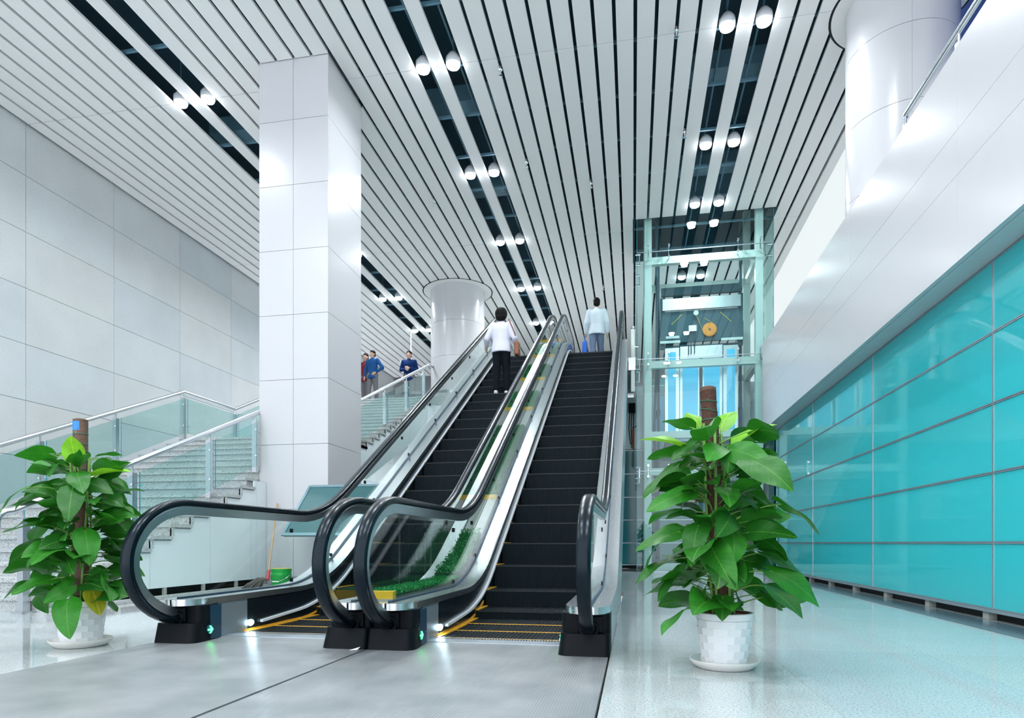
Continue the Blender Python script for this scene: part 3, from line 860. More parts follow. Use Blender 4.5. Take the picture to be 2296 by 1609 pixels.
# ------------------------------------------------------------------ stairs
RISE, TR = UP / 32, 0.368
st = empty('staircase', (-7.4, 5.5, 0))
tag(st, 'wide speckled granite staircase with a mid landing beside the granite wall', 'staircase')
def nose(y):
    if y < 11.756: return RISE + (y - 5.5) / TR * RISE
    if y < 13.5: return RISE * 18
    return min(UP, RISE * 19 + (y - 13.5) / TR * RISE)
SX0, SX1 = -9.1, -5.78
def S(p): return p
step_list = [(k, 5.5 + TR * (k - 1)) for k in range(1, 19)] + [(k, 13.5 + TR * (k - 19)) for k in range(19, 33)]
for k, yf in step_list:
    top = RISE * k; x1 = SX1
    dep = TR
    if k == 18: dep = 13.5 - yf
    if k == 32: dep = 0.4
    mb = MB()
    if yf + dep > 9.51 and yf < 10.8:
        x1 = -5.94
    ya, za = yf - 5.5, 0
    mb.box(SX0 + 7.4, x1 + 7.4, ya - 0.028, ya + dep, top - 0.045, top)
    mb.box(SX0 + 7.4, x1 + 7.4 - 0.004, ya, ya + 0.03, top - RISE - 0.002, top - 0.045)
    mb.box(SX0 + 7.4, x1 + 7.4 - 0.03, ya + 0.03, ya + dep + 0.02, max(0, top - RISE - 0.12), top - 0.046)
    if k == 18:
        mb.box(-5.94 + 7.4, -5.78 + 7.4, 10.8 - 5.5, 13.5 - 5.5, top - 0.045, top)
    obj('step', mb, 'step', st)
# white side panels under the step ends
def side_panel(a, b, bottom):
    ev = [a]
    for k, yf in step_list:
        if a < yf < b: ev.append(yf)
    ev.append(b)
    topl = []
    for q in range(len(ev) - 1):
        mid = (ev[q] + ev[q + 1]) / 2
        kk = max([k for k, yf in step_list if yf <= mid] or [0])
        z = RISE * kk - 0.06
        topl += [(ev[q], z), (ev[q + 1], z)]
    poly = topl + [(b, bottom(b)), (a, bottom(a))]
    poly = [(y - 5.5, z) for y, z in poly]
    obj('side_panel', MB().prism_x(poly, -5.825 + 7.4, -5.805 + 7.4), 'white_side', st)
for a, b in ((6.24, 6.965), (6.971, 8.11), (8.116, 9.25), (9.256, 9.51)):
    side_panel(a, b, lambda y: 0.13)
def ub(y): return max(0.6, nose(max(y, 13.5)) - 0.87) if y > 12.2 else 1.95
for a, b in ((10.8, 12.2), (12.206, 13.49), (13.5, 14.9), (14.906, 16.3), (16.306, 17.7), (17.706, 18.3)):
    side_panel(a, b, ub)
obj('dark_backing', B(-5.98 + 7.4, -5.96 + 7.4, 0.3, 4.0, 0.0, 1.5 * 0 + 0.2), 'dark', st)
obj('kerb', B(-5.83 + 7.4, -5.70 + 7.4, 0.05, 4.0, 0.0, 0.035), 'step', st)
for q in range(5):
    obj('panel_foot', B(-5.83 + 7.4, -5.80 + 7.4, 0.95 + q * 0.75, 1.0 + q * 0.75, 0.03, 0.13), 'planter_grey', st)
# stair railings
def railing(name, label, x, ypts, posts, zoff=0.95, curl=False, gx=0.05):
    r = empty(name, (x, ypts[0][0], 0))
    tag(r, label, 'railing')
    y00 = ypts[0][0]
    def zr_(y):
        for q in range(len(ypts) - 1):
            if ypts[q][0] <= y <= ypts[q + 1][0]:
                t = (y - ypts[q][0]) / (ypts[q + 1][0] - ypts[q][0])
                return ypts[q][1] * (1 - t) + ypts[q + 1][1] * t
        return ypts[-1][1] if y > ypts[-1][0] else ypts[0][1]
    pts = [(0, y - y00, z) for y, z in ypts]
    if curl:
        z0 = ypts[0][1]
        pts = [(0, -0.10, z0 - 0.14), (0, -0.10, z0 - 0.075), (0, -0.075, z0 - 0.02), (0, -0.02, z0 + 0.012)] + [(0, 0.06, z0 + 0.06 * 0.4245)] + pts[1:]
    obj('handrail', MB().tube(pts, 0.036, 14), 'steel', r, 'auto')
    for y in posts:
        zb = nose(y) if y > 5.5 else 0.0
        zt = zr_(y)
        po = obj('post', B(-0.035, 0.035, y - y00 - 0.04, y - y00 + 0.04, zb - 0.01, zt - 0.12), 'steel', r)
        obj('stem', MB().tube([(0, y - y00, zt - 0.12), (0, y - y00, zt - 0.03)], 0.014, 8), 'steel', po)
        if y < 5.5: obj('foot_plate', B(-0.07, 0.07, y - y00 - 0.08, y - y00 + 0.08, 0.0, 0.012), 'steel', po)
    for q in range(len(posts) - 1):
        a, b = posts[q] + 0.06, posts[q + 1] - 0.03
        za, zb = zr_(a), zr_(b)
        lo = min(nose(a), nose(b))
        na = zr_(a) - zoff; nb_ = zr_(b) - zoff
        poly = [(a - y00, na + 0.11), (b - y00, nb_ + 0.11), (b - y00, zb - 0.13), (a - y00, za - 0.13)]
        gp = obj('glass_pane', MB().prism_x(poly, gx - 0.006, gx + 0.006), 'glass_stair', r)
        obj('glass_edge', B(gx - 0.0065, gx + 0.0065, a - y00 - 0.004, a - y00 + 0.003, na + 0.11, za - 0.13), 'glass_edge', gp)
        for yy in (posts[q], posts[q + 1]):
            sgn = 1 if yy == posts[q] else -1
            for fr in (0.2, 0.8):
                zc_ = zr_(yy) - zoff + 0.11 + (zoff - 0.24) * fr
                obj('glass_clamp', MB().tube([(0.03, yy - y00 + sgn * 0.03, zc_), (gx + 0.012, yy - y00 + sgn * 0.09, zc_)], 0.009, 6), 'chrome', r)
    return r
Z1 = RISE + 0.93
railing('stair_railing', 'steel and glass railing on the open side of the lower flight', -5.95,
        [(5.25, Z1 - 0.11), (9.56, nose(9.56) + 0.93)], [5.43, 6.85, 8.3, 9.44], 0.93, True)
railing('stair_railing', 'long steel and glass railing along the far side of the stairs', -9.0,
        [(6.2, nose(6.2) + 0.95), (11.73, RISE * 18 + 0.95), (13.47, RISE * 18 + 0.95), (18.3, UP + 0.93)], [6.9, 8.49, 9.98, 11.73, 13.47, 15.1, 16.7, 18.2], 0.95)
railing('stair_railing', 'steel and glass railing on the upper flight behind the square column', -5.95,
        [(10.9, RISE * 18 + 0.95), (13.3, RISE * 18 + 0.95), (18.4, UP + 0.95), (19.1, UP + 1.05)], [11.0, 13.3, 14.93, 16.45, 17.9], 0.95)
# ------------------------------------------------------------------ glass lift
lf = empty('lift_shaft', (1.6, 16.8, 0))
tag(lf, 'glass lift shaft framed in pale steel, right of the escalators', 'lift shaft')
def LX(x): return x - 1.6
def LY(y): return y - 16.8
for (x, y) in ((0.34, 16.0), (2.88, 16.0), (0.34, 17.70), (2.88, 17.70)):
    obj('post', B(LX(x) - 0.085, LX(x) + 0.085, LY(y) - 0.085, LY(y) + 0.085, 0, H + 0.9), 'lift_white', lf)
for z in (7.46, 4.97, 3.28, 2.40, 0.12):
    obj('beam', B(LX(0.425), LX(2.795), LY(15.93), LY(16.07), z - 0.085, z + 0.085), 'lift_white', lf)
    if z > 1:
        obj('beam', B(LX(0.425), LX(2.795), LY(17.64), LY(17.76), z - 0.085, z + 0.085), 'lift_white', lf)
        for x in (0.34, 2.88):
            obj('beam', B(LX(x) - 0.06, LX(x) + 0.06, LY(16.09), LY(17.61), z - 0.08, z + 0.08), 'lift_white', lf)
gz = [0.02, 2.40, 5.06, 7.60, H + 0.25]
for i in range(4):
    obj('glass_panel', B(LX(0.07), LX(3.16), LY(15.74), LY(15.755), gz[i] + 0.006, gz[i + 1] - 0.006), 'glass_lift', lf)
    for x in (0.07, 3.148):
        obj('glass_panel', B(LX(x), LX(x) + 0.012, LY(15.76), LY(17.75), gz[i] + 0.006, gz[i + 1] - 0.006), 'glass_lift', lf)
    for x in (0.068, 3.150):
        obj('glass_edge', B(LX(x), LX(x) + 0.012, LY(15.736), LY(15.739), gz[i] + 0.006, gz[i + 1] - 0.006), 'glass_edge', lf)
for z in gz[1:4]:
    obj('glass_joint', B(LX(0.07), LX(3.16), LY(15.734), LY(15.758), z - 0.006, z + 0.006), 'alu', lf)
    for x in (0.34, 0.82, 2.38, 2.88):
        mb = MB()
        for dx in (-0.0, 0.0):
            pass
        mb.tube([(LX(x), LY(15.93), z - 0.13), (LX(x), LY(15.80), z - 0.10)], 0.014, 6)
        mb.tube([(LX(x), LY(15.79), z - 0.13), (LX(x), LY(15.79), z + 0.13)], 0.012, 6)
        for dz in (-0.13, 0.13):
            mb.tube([(LX(x), LY(15.80), z + dz), (LX(x), LY(15.715), z + dz)], 0.026, 10)
        obj('spider_fitting', mb, 'chrome', lf, 'auto')
    for y in (16.15, 17.4):
        mb = MB()
        for dz in (-0.13, 0.13):
            mb.tube([(LX(0.045), LY(y), z + dz), (LX(0.16), LY(y), z + dz)], 0.026, 8)
            mb.tube([(LX(3.04), LY(y), z + dz), (LX(3.185), LY(y), z + dz)], 0.026, 8)
        mb.tube([(LX(0.14), LY(y), z - 0.13), (LX(0.14), LY(y), z + 0.13)], 0.012, 6)
        mb.tube([(LX(3.06), LY(y), z - 0.13), (LX(3.06), LY(y), z + 0.13)], 0.012, 6)
        obj('spider_fitting', mb, 'chrome', lf, 'auto')
for x in (0.62, 2.62):
    obj('guide_rail', B(LX(x) - 0.03, LX(x) + 0.03, LY(16.95), LY(17.05), 0, H + 0.6), 'machine', lf)
    obj('rail_bracket', B(LX(x) - 0.05, LX(x) + 0.05, LY(17.05), LY(17.6), 6.3, 6.4).box(LX(x) - 0.05, LX(x) + 0.05, LY(17.05), LY(17.6), 4.0, 4.1), 'machine', lf)
obj('cable_bundle', MB().tube([(LX(0.55), LY(16.4), H + 0.5), (LX(0.56), LY(16.4), 5.2), (LX(0.50), LY(16.45), 3.4), (LX(0.58), LY(16.4), 0.3)], 0.03, 8), 'machine', lf, 'auto')
obj('pit_frame', B(LX(0.26), LX(2.96), LY(15.86), LY(15.90), 0.0, 0.03), 'alu', lf)
# lift car
cr_ = empty('lift_car', (1.62, 16.75, 3.19))
tag(cr_, 'steel lift car with blue glass doors inside the glass shaft', 'lift car')
obj('floor_pan', B(-0.86, 0.86, -0.32, 0.85, -0.12, 0.0), 'machine', cr_)
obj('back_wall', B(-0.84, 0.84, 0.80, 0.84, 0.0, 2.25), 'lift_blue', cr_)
for s in (-1, 1):
    obj('side_wall', B(min(s * 0.84, s * 0.80), max(s * 0.84, s * 0.80), -0.26, 0.80, 0.0, 2.25), 'lift_steel', cr_)
    fr_ = obj('front_frame', B(min(s * 0.86, s * 0.52), max(s * 0.86, s * 0.52), -0.32, -0.28, 0.0, 2.30), 'lift_steel', cr_)
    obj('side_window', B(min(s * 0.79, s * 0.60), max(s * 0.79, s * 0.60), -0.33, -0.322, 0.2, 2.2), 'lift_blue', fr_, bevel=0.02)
    dr_ = obj('door', B(min(s * 0.04, s * 0.50), max(s * 0.04, s * 0.50), -0.27, -0.24, 0.0, 2.02), 'lift_steel', cr_)
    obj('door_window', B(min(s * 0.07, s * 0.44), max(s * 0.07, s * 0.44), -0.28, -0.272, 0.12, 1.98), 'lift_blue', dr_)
obj('door_header', B(-0.50, 0.50, -0.33, -0.24, 2.02, 2.32), 'lift_steel', cr_)
obj('centre_mullion', B(-0.03, 0.03, -0.30, -0.23, 0.0, 2.1), 'machine', cr_)
obj('roof', B(-0.86, 0.86, -0.30, 0.85, 2.30, 2.36), 'machine', cr_)
obj('machine_plate', B(-0.98, 0.98, -0.36, -0.30, 2.42, 2.86), 'machine', cr_)
obj('support_arm', B(-0.98, -0.50, -0.40, -0.36, 2.40, 2.46).box(0.46, 0.96, -0.40, -0.36, 2.40, 2.46), 'lift_white', cr_)
obj('terminal_strip', B(-0.84, -0.52, -0.375, -0.362, 2.52, 2.58), 'lamp_body', cr_)
pu = obj('pulley', MB().tube([(0.19, -0.41, 2.68), (0.19, -0.365, 2.68)], 0.165, 32).tube([(0.19, -0.418, 2.68), (0.19, -0.41, 2.68)], 0.14, 32), 'orange', cr_, 'auto')
obj('axle', MB().tube([(0.19, -0.43, 2.68), (0.19, -0.36, 2.68)], 0.024, 12), 'machine', pu)
obj('belt', MB().tube([(-0.13, -0.39, 3.08), (0.03, -0.39, 2.66)], 0.007, 6).tube([(0.05, -0.39, 2.98), (0.26, -0.39, 2.84)], 0.007, 6), 'bucket_rim', cr_)
obj('idler', MB().tube([(-0.13, -0.42, 3.10), (-0.13, -0.37, 3.10)], 0.06, 20), 'lamp_body', cr_, 'auto')
obj('motor_box', B(-0.30, -0.12, -0.42, -0.30, 2.66, 2.80), 'lift_steel', cr_)
obj('door_rods', MB().tube([(-0.30, -0.39, 2.1), (-0.30, -0.39, 2.70)], 0.012, 6).tube([(-0.24, -0.39, 2.12), (-0.24, -0.39, 2.70)], 0.012, 6).tube([(-0.16, -0.39, 2.12), (-0.16, -0.39, 2.66)], 0.012, 6), 'machine', cr_)
for s in (-1, 1):
    obj('upright', B(min(s * 0.98, s * 0.86), max(s * 0.98, s * 0.86), -0.30, -0.20, 2.3, 3.55), 'machine', cr_)
    obj('stay_rod', MB().tube([(s * 0.72, -0.3, 2.86), (s * 0.45, -0.3, 3.12)], 0.012, 6), 'bucket_rim', cr_)
obj('upper_plate', B(-0.86, 0.86, -0.30, -0.26, 2.86, 3.2), 'machine', cr_)
obj('header_box', B(-0.92, 0.92, -0.36, -0.18, 3.22, 3.50), 'lift_steel', cr_)
obj('top_beam', B(-0.95, 0.95, -0.30, -0.20, 3.60, 3.80), 'machine', cr_)
# ------------------------------------------------------------------ things beside the lift and escalator top
gp_ = empty('guard_post', (-0.02, 15.35, 4.2))
tag(gp_, 'white guard post with a round cap beside the escalator head', 'post')
obj('shaft', B(-0.045, 0.045, -0.05, 0.05, 0.0, 1.45), 'lift_white', gp_, bevel=0.01)
obj('cap', MB().ball((0, 0, 1.5), 0.045), 'steel', gp_, 'all')
obj('base_bracket', B(-0.10, 0.06, -0.06, 0.26, 0.5, 0.79), 'steel', gp_)
obj('rail', MB().tube([(0.0, 0.0, 1.05), (0.12, 0.05, 1.05)], 0.02, 8), 'steel', gp_)
cw = empty('cable_coil', (-0.02, 15.9, 3.05))
tag(cw, 'coil of brown and black cables hanging beside the lift shaft', 'cables')
for q in range(4):
    ring = [(-0.03 + 0.02 * q, 0.0 + 0.09 * math.cos(2 * PI * k / 18), 0.15 + (0.22 + 0.02 * q) * math.sin(2 * PI * k / 18)) for k in range(19)]
    obj('cable', MB().tube(ring, 0.009, 6, cap=False), 'bag_brown' if q % 2 else 'black', cw, 'auto')
obj('hook', MB().tube([(-0.02, 0, 0.42), (0.088, 0.0, 0.45)], 0.01, 6), 'black', cw)
jb = empty('junction_box', (-0.05, 17.8, 3.9))
tag(jb, 'small dark junction box with loose cables on the rear wall', 'box')
obj('housing', B(-0.09, 0.09, -0.10, 0.06, 0.3, 0.55), 'black', jb, bevel=0.01)
for q in range(3):
    obj('cable', MB().tube([(-0.05 + 0.05 * q, -0.03, 0.3), (-0.08 + 0.06 * q, -0.05, -0.1), (-0.03 + 0.03 * q, -0.02, -0.55)], 0.012, 6), 'black', jb)
# ------------------------------------------------------------------ potted climbing plants
def leaf_mesh(name, L, Wd, pet, rise, a0, droop, fold, wave, mat, seed):
    rr = random.Random(seed)
    mb = MB()
    # stalk
    n = 6; pts = []
    for i in range(n + 1):
        t = i / n
        pts.append((0, pet * math.cos(rise) * t, pet * (math.sin(rise) * t + 0.10 * math.sin(PI * t))))
    mb.tube(pts, 0.004, 5, 'stalk', True, [0.0055 - 0.0025 * i / n for i in range(n + 1)])
    # blade
    NT, NS = 12, 6
    y, z = pts[-1][1], pts[-1][2]
    ang = a0
    rib = []
    for i in range(NT + 1):
        rib.append((y, z, ang))
        y += math.cos(ang) * L / NT; z += math.sin(ang) * L / NT
        ang -= droop / NT
    vs = []; fs = []
    ph = rr.uniform(0, 6)
    for i, (ry, rz, an) in enumerate(rib):
        t = i / NT
        wd = Wd * (max(t, 0.0) ** 0.33) * ((1 - t) ** 0.85) / 0.505
        if i == 0: wd = Wd * 0.16
        if i == NT: wd = 0.001
        for k in range(-NS // 2, NS // 2 + 1):
            s = k / (NS / 2)
            back = 0.20 * L * (1 - t) ** 5 * (abs(s) ** 1.2)
            lift = fold * abs(s) * wd + wave * wd * math.sin(ph + t * 7 + s * 1.5) * abs(s)
            yy = ry - math.cos(an) * back - math.sin(an) * lift
            zz = rz - math.sin(an) * back + math.cos(an) * lift
            vs.append((s * wd, yy, zz))
    m = NS + 1
    for i in range(NT):
        for k in range(NS):
            fs.append((i * m + k, i * m + k + 1, (i + 1) * m + k + 1, (i + 1) * m + k))
    mb.add(vs, fs, mat)
    return mb.mesh(name, 'all')
leaf_set = []
for q in range(7):
    r_ = random.Random(100 + q)
    leaf_set.append(leaf_mesh('leaf', 0.215 + 0.02 * (q % 3), 0.070 + 0.006 * (q % 4), 0.17 + 0.035 * (q % 3), 0.55 - 0.12 * (q % 4),
                              0.30 - 0.34 * (q % 3), 0.35 + 0.20 * (q % 4), 0.26 - 0.14 * (q % 3), 0.16, 'leaf', 50 + q))
lime_set = [leaf_mesh('leaf', 0.21, 0.095, 0.14, 0.9, 0.6, 0.5, 0.12, 0.08, 'leaf_lime', 9),
            leaf_mesh('leaf', 0.23, 0.085, 0.16, 0.7, 0.35, 0.35, 0.30, 0.08, 'leaf_lime', 10)]
yel_leaf = leaf_mesh('leaf', 0.17, 0.07, 0.12, -0.2, -1.2, 0.4, 0.1, 0.1, 'leaf_yellow', 12)
small_set = [leaf_mesh('leaf', 0.14, 0.058, 0.10, 0.5, -0.2, 0.6, 0.2, 0.1, 'leaf', 70)]
def pot_mesh():
    """tapered pot wall with six courses of flat staggered facets"""
    mb = MB(); n = 12; rowsn = 6; hgt = 0.285
    r0, r1 = 0.118, 0.150
    def rad(z): return r0 + (r1 - r0) * z / hgt
    zt = 0.245
    for r in range(rowsn):
        za, zb = zt * r / rowsn, zt * (r + 1) / rowsn
        for k in range(n):
            a0 = 2 * PI * (k + 0.5 * (r % 2)) / n; a1 = a0 + 2 * PI / n
            vs = []
            for (z, dr) in ((za, 0.004), (zb, 0.006), (zb, -0.008), (za, -0.008)):
                for a in (a0, a1):
                    rr = rad((za + zb) / 2) + (z - (za + zb) / 2) * 0.11 + dr
                    vs.append((rr * math.cos(a), rr * math.sin(a), z))
            mb.add(vs, [(0, 1, 3, 2), (2, 3, 5, 4), (6, 7, 1, 0)])
    mb.lathe([(r0 * 0.95, 0.0), (rad(zt) - 0.006, zt), (rad(zt) + 0.005, zt + 0.002), (r1 + 0.006, hgt - 0.004), (r1 + 0.003, hgt), (r1 - 0.006, hgt), (r1 - 0.012, hgt - 0.05)], seg=48)
    return mb
def plant(loc, label, top, lean, tip_blue, seed, n_leaves, scale):
    o = empty('potted_plant', loc)
    tag(o, label, 'plant', 'potted climbing plants')
    rr = random.Random(seed)
    obj('pot', pot_mesh(), 'pot', o, 'auto', loc=(0, 0, 0.022))
    obj('inner_pot_rim', MB().lathe([(0.13, 0.25), (0.141, 0.305), (0.134, 0.305), (0.128, 0.29)], seg=32), 'inner_pot', o, 'auto')
    obj('soil', MB().lathe([(0.0, 0.285), (0.07, 0.292), (0.135, 0.282)], seg=24), 'soil', o, 'all')
    obj('saucer', MB().lathe([(0.0, 0.0), (0.150, 0.0), (0.172, 0.018), (0.188, 0.040), (0.188, 0.046), (0.183, 0.046), (0.168, 0.026), (0.146, 0.012), (0.0, 0.012)], seg=48), 'saucer', o, 'auto', loc=(0, 0, 0.002))
    # moss pole
    b = Vector((0, 0, 0.26)); t = Vector((lean[0], lean[1], top))
    npt = 14; rad = 0.044
    pts = [b.lerp(t, i / npt) for i in range(npt + 1)]
    po = obj('moss_pole', MB().tube(pts, rad, 16, None, True, [rad * (1 + rr.uniform(-0.04, 0.04)) for _ in pts]), 'coir_pale' if tip_blue else 'coir', o, 'auto')
    obj('pole_end', MB().lathe([(0.022, 0), (0.042, 0.0), (0.045, 0.022), (0.03, 0.03), (0.018, 0.024)], t.x, t.y, 16, z=t.z - 0.006), 'coir_pale', po, 'auto')
    for q in range(9 if not tip_blue else 6):
        f = 0.62 + 0.38 * (q + 0.3) / 9.5 if not tip_blue else 0.70 + 0.28 * q / 6
        c = b.lerp(t, f); sl = rr.uniform(-0.25, 0.25)
        ring = [(c.x + (rad + 0.002) * math.cos(2 * PI * k / 20), c.y + (rad + 0.002) * math.sin(2 * PI * k / 20), c.z + sl * rad * math.cos(2 * PI * k / 20)) for k in range(21)]
        obj('string', MB().tube(ring, 0.002, 4, cap=False), 'string', po)
    if tip_blue:
        obj('blue_tape', MB().add([(t.x + 0.046 * math.cos(a), t.y + 0.046 * math.sin(a), t.z - 0.06 + 0.062 * e) for e in (0, 1) for a in [math.radians(222 + 12 * k) for k in range(8)]],
                                  [(k, k + 1, k + 9, k + 8) for k in range(7)]), 'blue_tape', po)
    # stems climbing the pole
    for q in range(5):
        a = q * 1.3 + rr.uniform(-0.3, 0.3)
        pts = []
        for i in range(9):
            f = i / 8
            c = b.lerp(t, f * rr.uniform(0.8, 0.86))
            pts.append((c.x + (rad + 0.012) * math.cos(a + f * 1.2), c.y + (rad + 0.012) * math.sin(a + f * 1.2), c.z))
        obj('stem', MB().tube(pts, 0.008, 6), 'stalk', o, 'auto')
    # leaves
    for i in range(n_leaves):
        f = (i + 0.5) / n_leaves
        f = f ** 0.92
        h0 = 0.02 + f * 0.74
        c = b.lerp(t, h0)
        az = i * 2.39996 + rr.uniform(-0.35, 0.35)
        sc_ = scale * (1.14 - 0.22 * f) * rr.uniform(0.66, 1.16)
        if f < 0.08: sc_ *= 0.9
        me = rr.choice(leaf_set)
        if rr.random() < 0.12: me = small_set[0]
        pitch = rr.uniform(-0.42, 0.34) - 0.16 * (1 - f) + 0.12 * f
        put('leaf', me, o, (c.x + 0.02 * math.sin(-az), c.y + 0.02 * math.cos(az), c.z), (pitch, rr.uniform(-0.9, 0.9), az), (sc_, sc_, sc_))
    return o
p1 = plant((0.495, 3.77, 0.0), 'tall leafy potted climber in white pot on the right, before the lift shaft', 1.545, (-0.085, 0.02), False, 21, 118, 0.93)
p2 = plant((-3.66, 3.76, 0.0), 'tall leafy potted climber with blue-tipped pole in white pot, left of the escalators', 1.51, (-0.035, 0.03), True, 33, 122, 0.93)
def extra(o, me, loc, rot, s):
    put('leaf', me, o, loc, rot, (s, s, s))
# distinctive top leaves of the right plant (azimuth 0 points away from the viewer)
extra(p1, lime_set[0], (-0.10, 0.06, 1.20), (0.35, 0.1, 0.5), 1.0)
extra(p1, lime_set[0], (-0.02, 0.06, 1.22), (0.30, -0.1, -0.6), 0.95)
extra(p1, lime_set[1], (-0.02, -0.02, 1.12), (0.25, 0.2, -1.35), 0.99)
extra(p1, lime_set[1], (-0.10, -0.02, 1.12), (0.0, -0.2, 1.55), 1.05)
extra(p1, leaf_set[2], (0.0, -0.05, 1.05), (-0.05, 0.5, -2.7), 1.16)
extra(p1, leaf_set[5], (0.02, -0.05, 0.80), (-0.05, -0.5, -2.2), 1.20)
extra(p1, leaf_set[1], (-0.02, -0.06, 0.62), (-0.1, 0.2, 2.7), 1.12)
extra(p1, leaf_set[4], (0.03, -0.08, 0.42), (-0.35, -0.1, -2.5), 1.16)
extra(p1, small_set[0], (-0.02, -0.10, 0.40), (-0.5, 0.0, 3.0), 1.0)
extra(p1, leaf_set[6], (-0.04, -0.06, 0.46), (-0.1, 0.3, 1.9), 0.99)
extra(p2, lime_set[1], (-0.04, 0.0, 1.16), (0.1, 0.1, 1.1), 0.8)
extra(p2, lime_set[0], (0.02, -0.04, 1.16), (0.9, 0.2, -2.3), 0.72)
extra(p2, lime_set[1], (0.02, -0.02, 1.06), (-0.1, 0.1, -1.4), 0.95)
extra(p2, leaf_set[2], (-0.03, -0.05, 1.02), (-0.25, 0.15, 2.6), 1.07)
extra(p2, leaf_set[5], (0.03, -0.05, 1.0), (-0.3, 0.0, -2.5), 1.03)
extra(p2, leaf_set[4], (0.02, -0.06, 0.58), (-0.2, 0.0, -2.9), 1.07)
extra(p2, leaf_set[3], (-0.03, -0.06, 0.44), (-0.3, 0.0, 2.6), 0.99)
extra(p2, yel_leaf, (0.06, -0.04, 0.40), (0.0, 0.2, -2.0), 1.0)
extra(p2, leaf_set[6], (0.04, -0.04, 0.40), (-0.2, 0.1, -1.5), 0.95)
# ------------------------------------------------------------------ cleaning things behind the left escalator
bk = empty('bucket', (-5.02, 8.62, 0.0))
tag(bk, 'bright green metal bucket on the floor by the white column', 'bucket')
obj('body', MB().lathe([(0.0, 0.0), (0.128, 0.0), (0.130, 0.01), (0.140, 0.22), (0.143, 0.225), (0.143, 0.245), (0.140, 0.25), (0.144, 0.285), (0.147, 0.29), (0.147, 0.315), (0.143, 0.32), (0.138, 0.316), (0.126, 0.02), (0.0, 0.02)], seg=36), 'bucket', bk, 'auto')
obj('rim', MB().lathe([(0.140, 0.316), (0.146, 0.322), (0.140, 0.326), (0.134, 0.322)], seg=36), 'bucket_rim', bk, 'auto')
hp = [(0.147 * math.cos(math.radians(a)), 0.147 * math.sin(math.radians(a)) - 0.004, 0.25 - 0.11 * math.sin(math.radians((a - 180) )) * 1) for a in range(180, 361, 12)]
obj('bail_handle', MB().tube([(p[0] * 1.03, p[1] * 1.05, p[2]) for p in hp], 0.003, 6), 'chrome', bk)
obj('grip', MB().tube([(-0.05, -0.156, 0.141), (0.05, -0.156, 0.141)], 0.008, 8), 'paper', bk)
mp_ = empty('mop', (-5.36, 8.75, 0.0))
tag(mp_, 'string mop with wooden handle leaning on the column beside the bucket', 'mop')
obj('handle', MB().tube([(0.05, 0.0, 0.20), (-0.24, 0.74, 1.32)], 0.014, 10), 'wood', mp_, 'auto')
obj('socket', MB().tube([(0.06, -0.025, 0.15), (0.03, 0.06, 0.28)], 0.024, 10), 'red', mp_, 'auto')
mb = MB(); rr = random.Random(5)
for q in range(70):
    a = rr.uniform(-0.6, 0.6) + PI; r_ = rr.uniform(0.12, 0.36)
    ex, ey = r_ * math.cos(a), r_ * math.sin(a) * 0.8
    mb.tube([(0.04, 0, 0.17), (0.02 + ex * 0.35, ey * 0.4, 0.15 + rr.uniform(-0.02, 0.03)), (0.02 + ex * 0.8, ey * 0.9, 0.05 + rr.uniform(0, 0.05)), (0.02 + ex, ey, 0.012 + rr.uniform(0, 0.02))], 0.008, 5)
hd = obj('mop_head', mb, 'mop', mp_, 'auto'); hd['kind'] = 'stuff'
sb = empty('sign_board', (-4.30, 8.95, 0.0))
tag(sb, 'tilted teal-grey sign board on a steel post behind the left escalator', 'sign')
# board seen from its underside, rising away from the hall
bo = obj('board', MB().prism_x([(-0.40, 0.80), (0.38, 1.54), (0.365, 1.56), (-0.415, 0.82)], -0.62, 0.55), 'board', sb)
obj('frame', MB().prism_x([(-0.43, 0.79), (0.39, 1.57), (0.375, 1.585), (-0.445, 0.805)], -0.66, -0.62).prism_x([(-0.43, 0.79), (0.39, 1.57), (0.375, 1.585), (-0.445, 0.805)], 0.55, 0.59)
    .prism_x([(-0.455, 0.80), (-0.425, 0.78), (-0.385, 0.82), (-0.415, 0.84)], -0.62, 0.55).prism_x([(0.35, 1.555), (0.37, 1.53), (0.405, 1.565), (0.38, 1.59)], -0.62, 0.55), 'frame_teal', sb)
obj('post', B(-0.26, -0.20, -0.03, 0.03, 0.0, 1.15), 'steel', sb)
obj('foot', B(-0.45, -0.01, -0.2, 0.2, 0.0, 0.02), 'steel', sb)
pp = obj('paper_scrap', MB().add([(-0.03, -0.012, 0.004), (0.025, -0.014, 0.006), (0.034, 0.014, 0.022), (-0.02, 0.016, 0.005), (-0.03, -0.012, 0.0032), (0.025, -0.014, 0.0052), (0.034, 0.014, 0.0212), (-0.02, 0.016, 0.0042)],
         [(0, 1, 2, 3), (7, 6, 5, 4), (0, 4, 5, 1), (1, 5, 6, 2), (2, 6, 7, 3), (3, 7, 4, 0)]), 'paper', loc=(-1.76, 3.90, 0.002))
tag(pp, 'crumpled scrap of white paper on the floor plate by the middle handrail bases', 'paper')
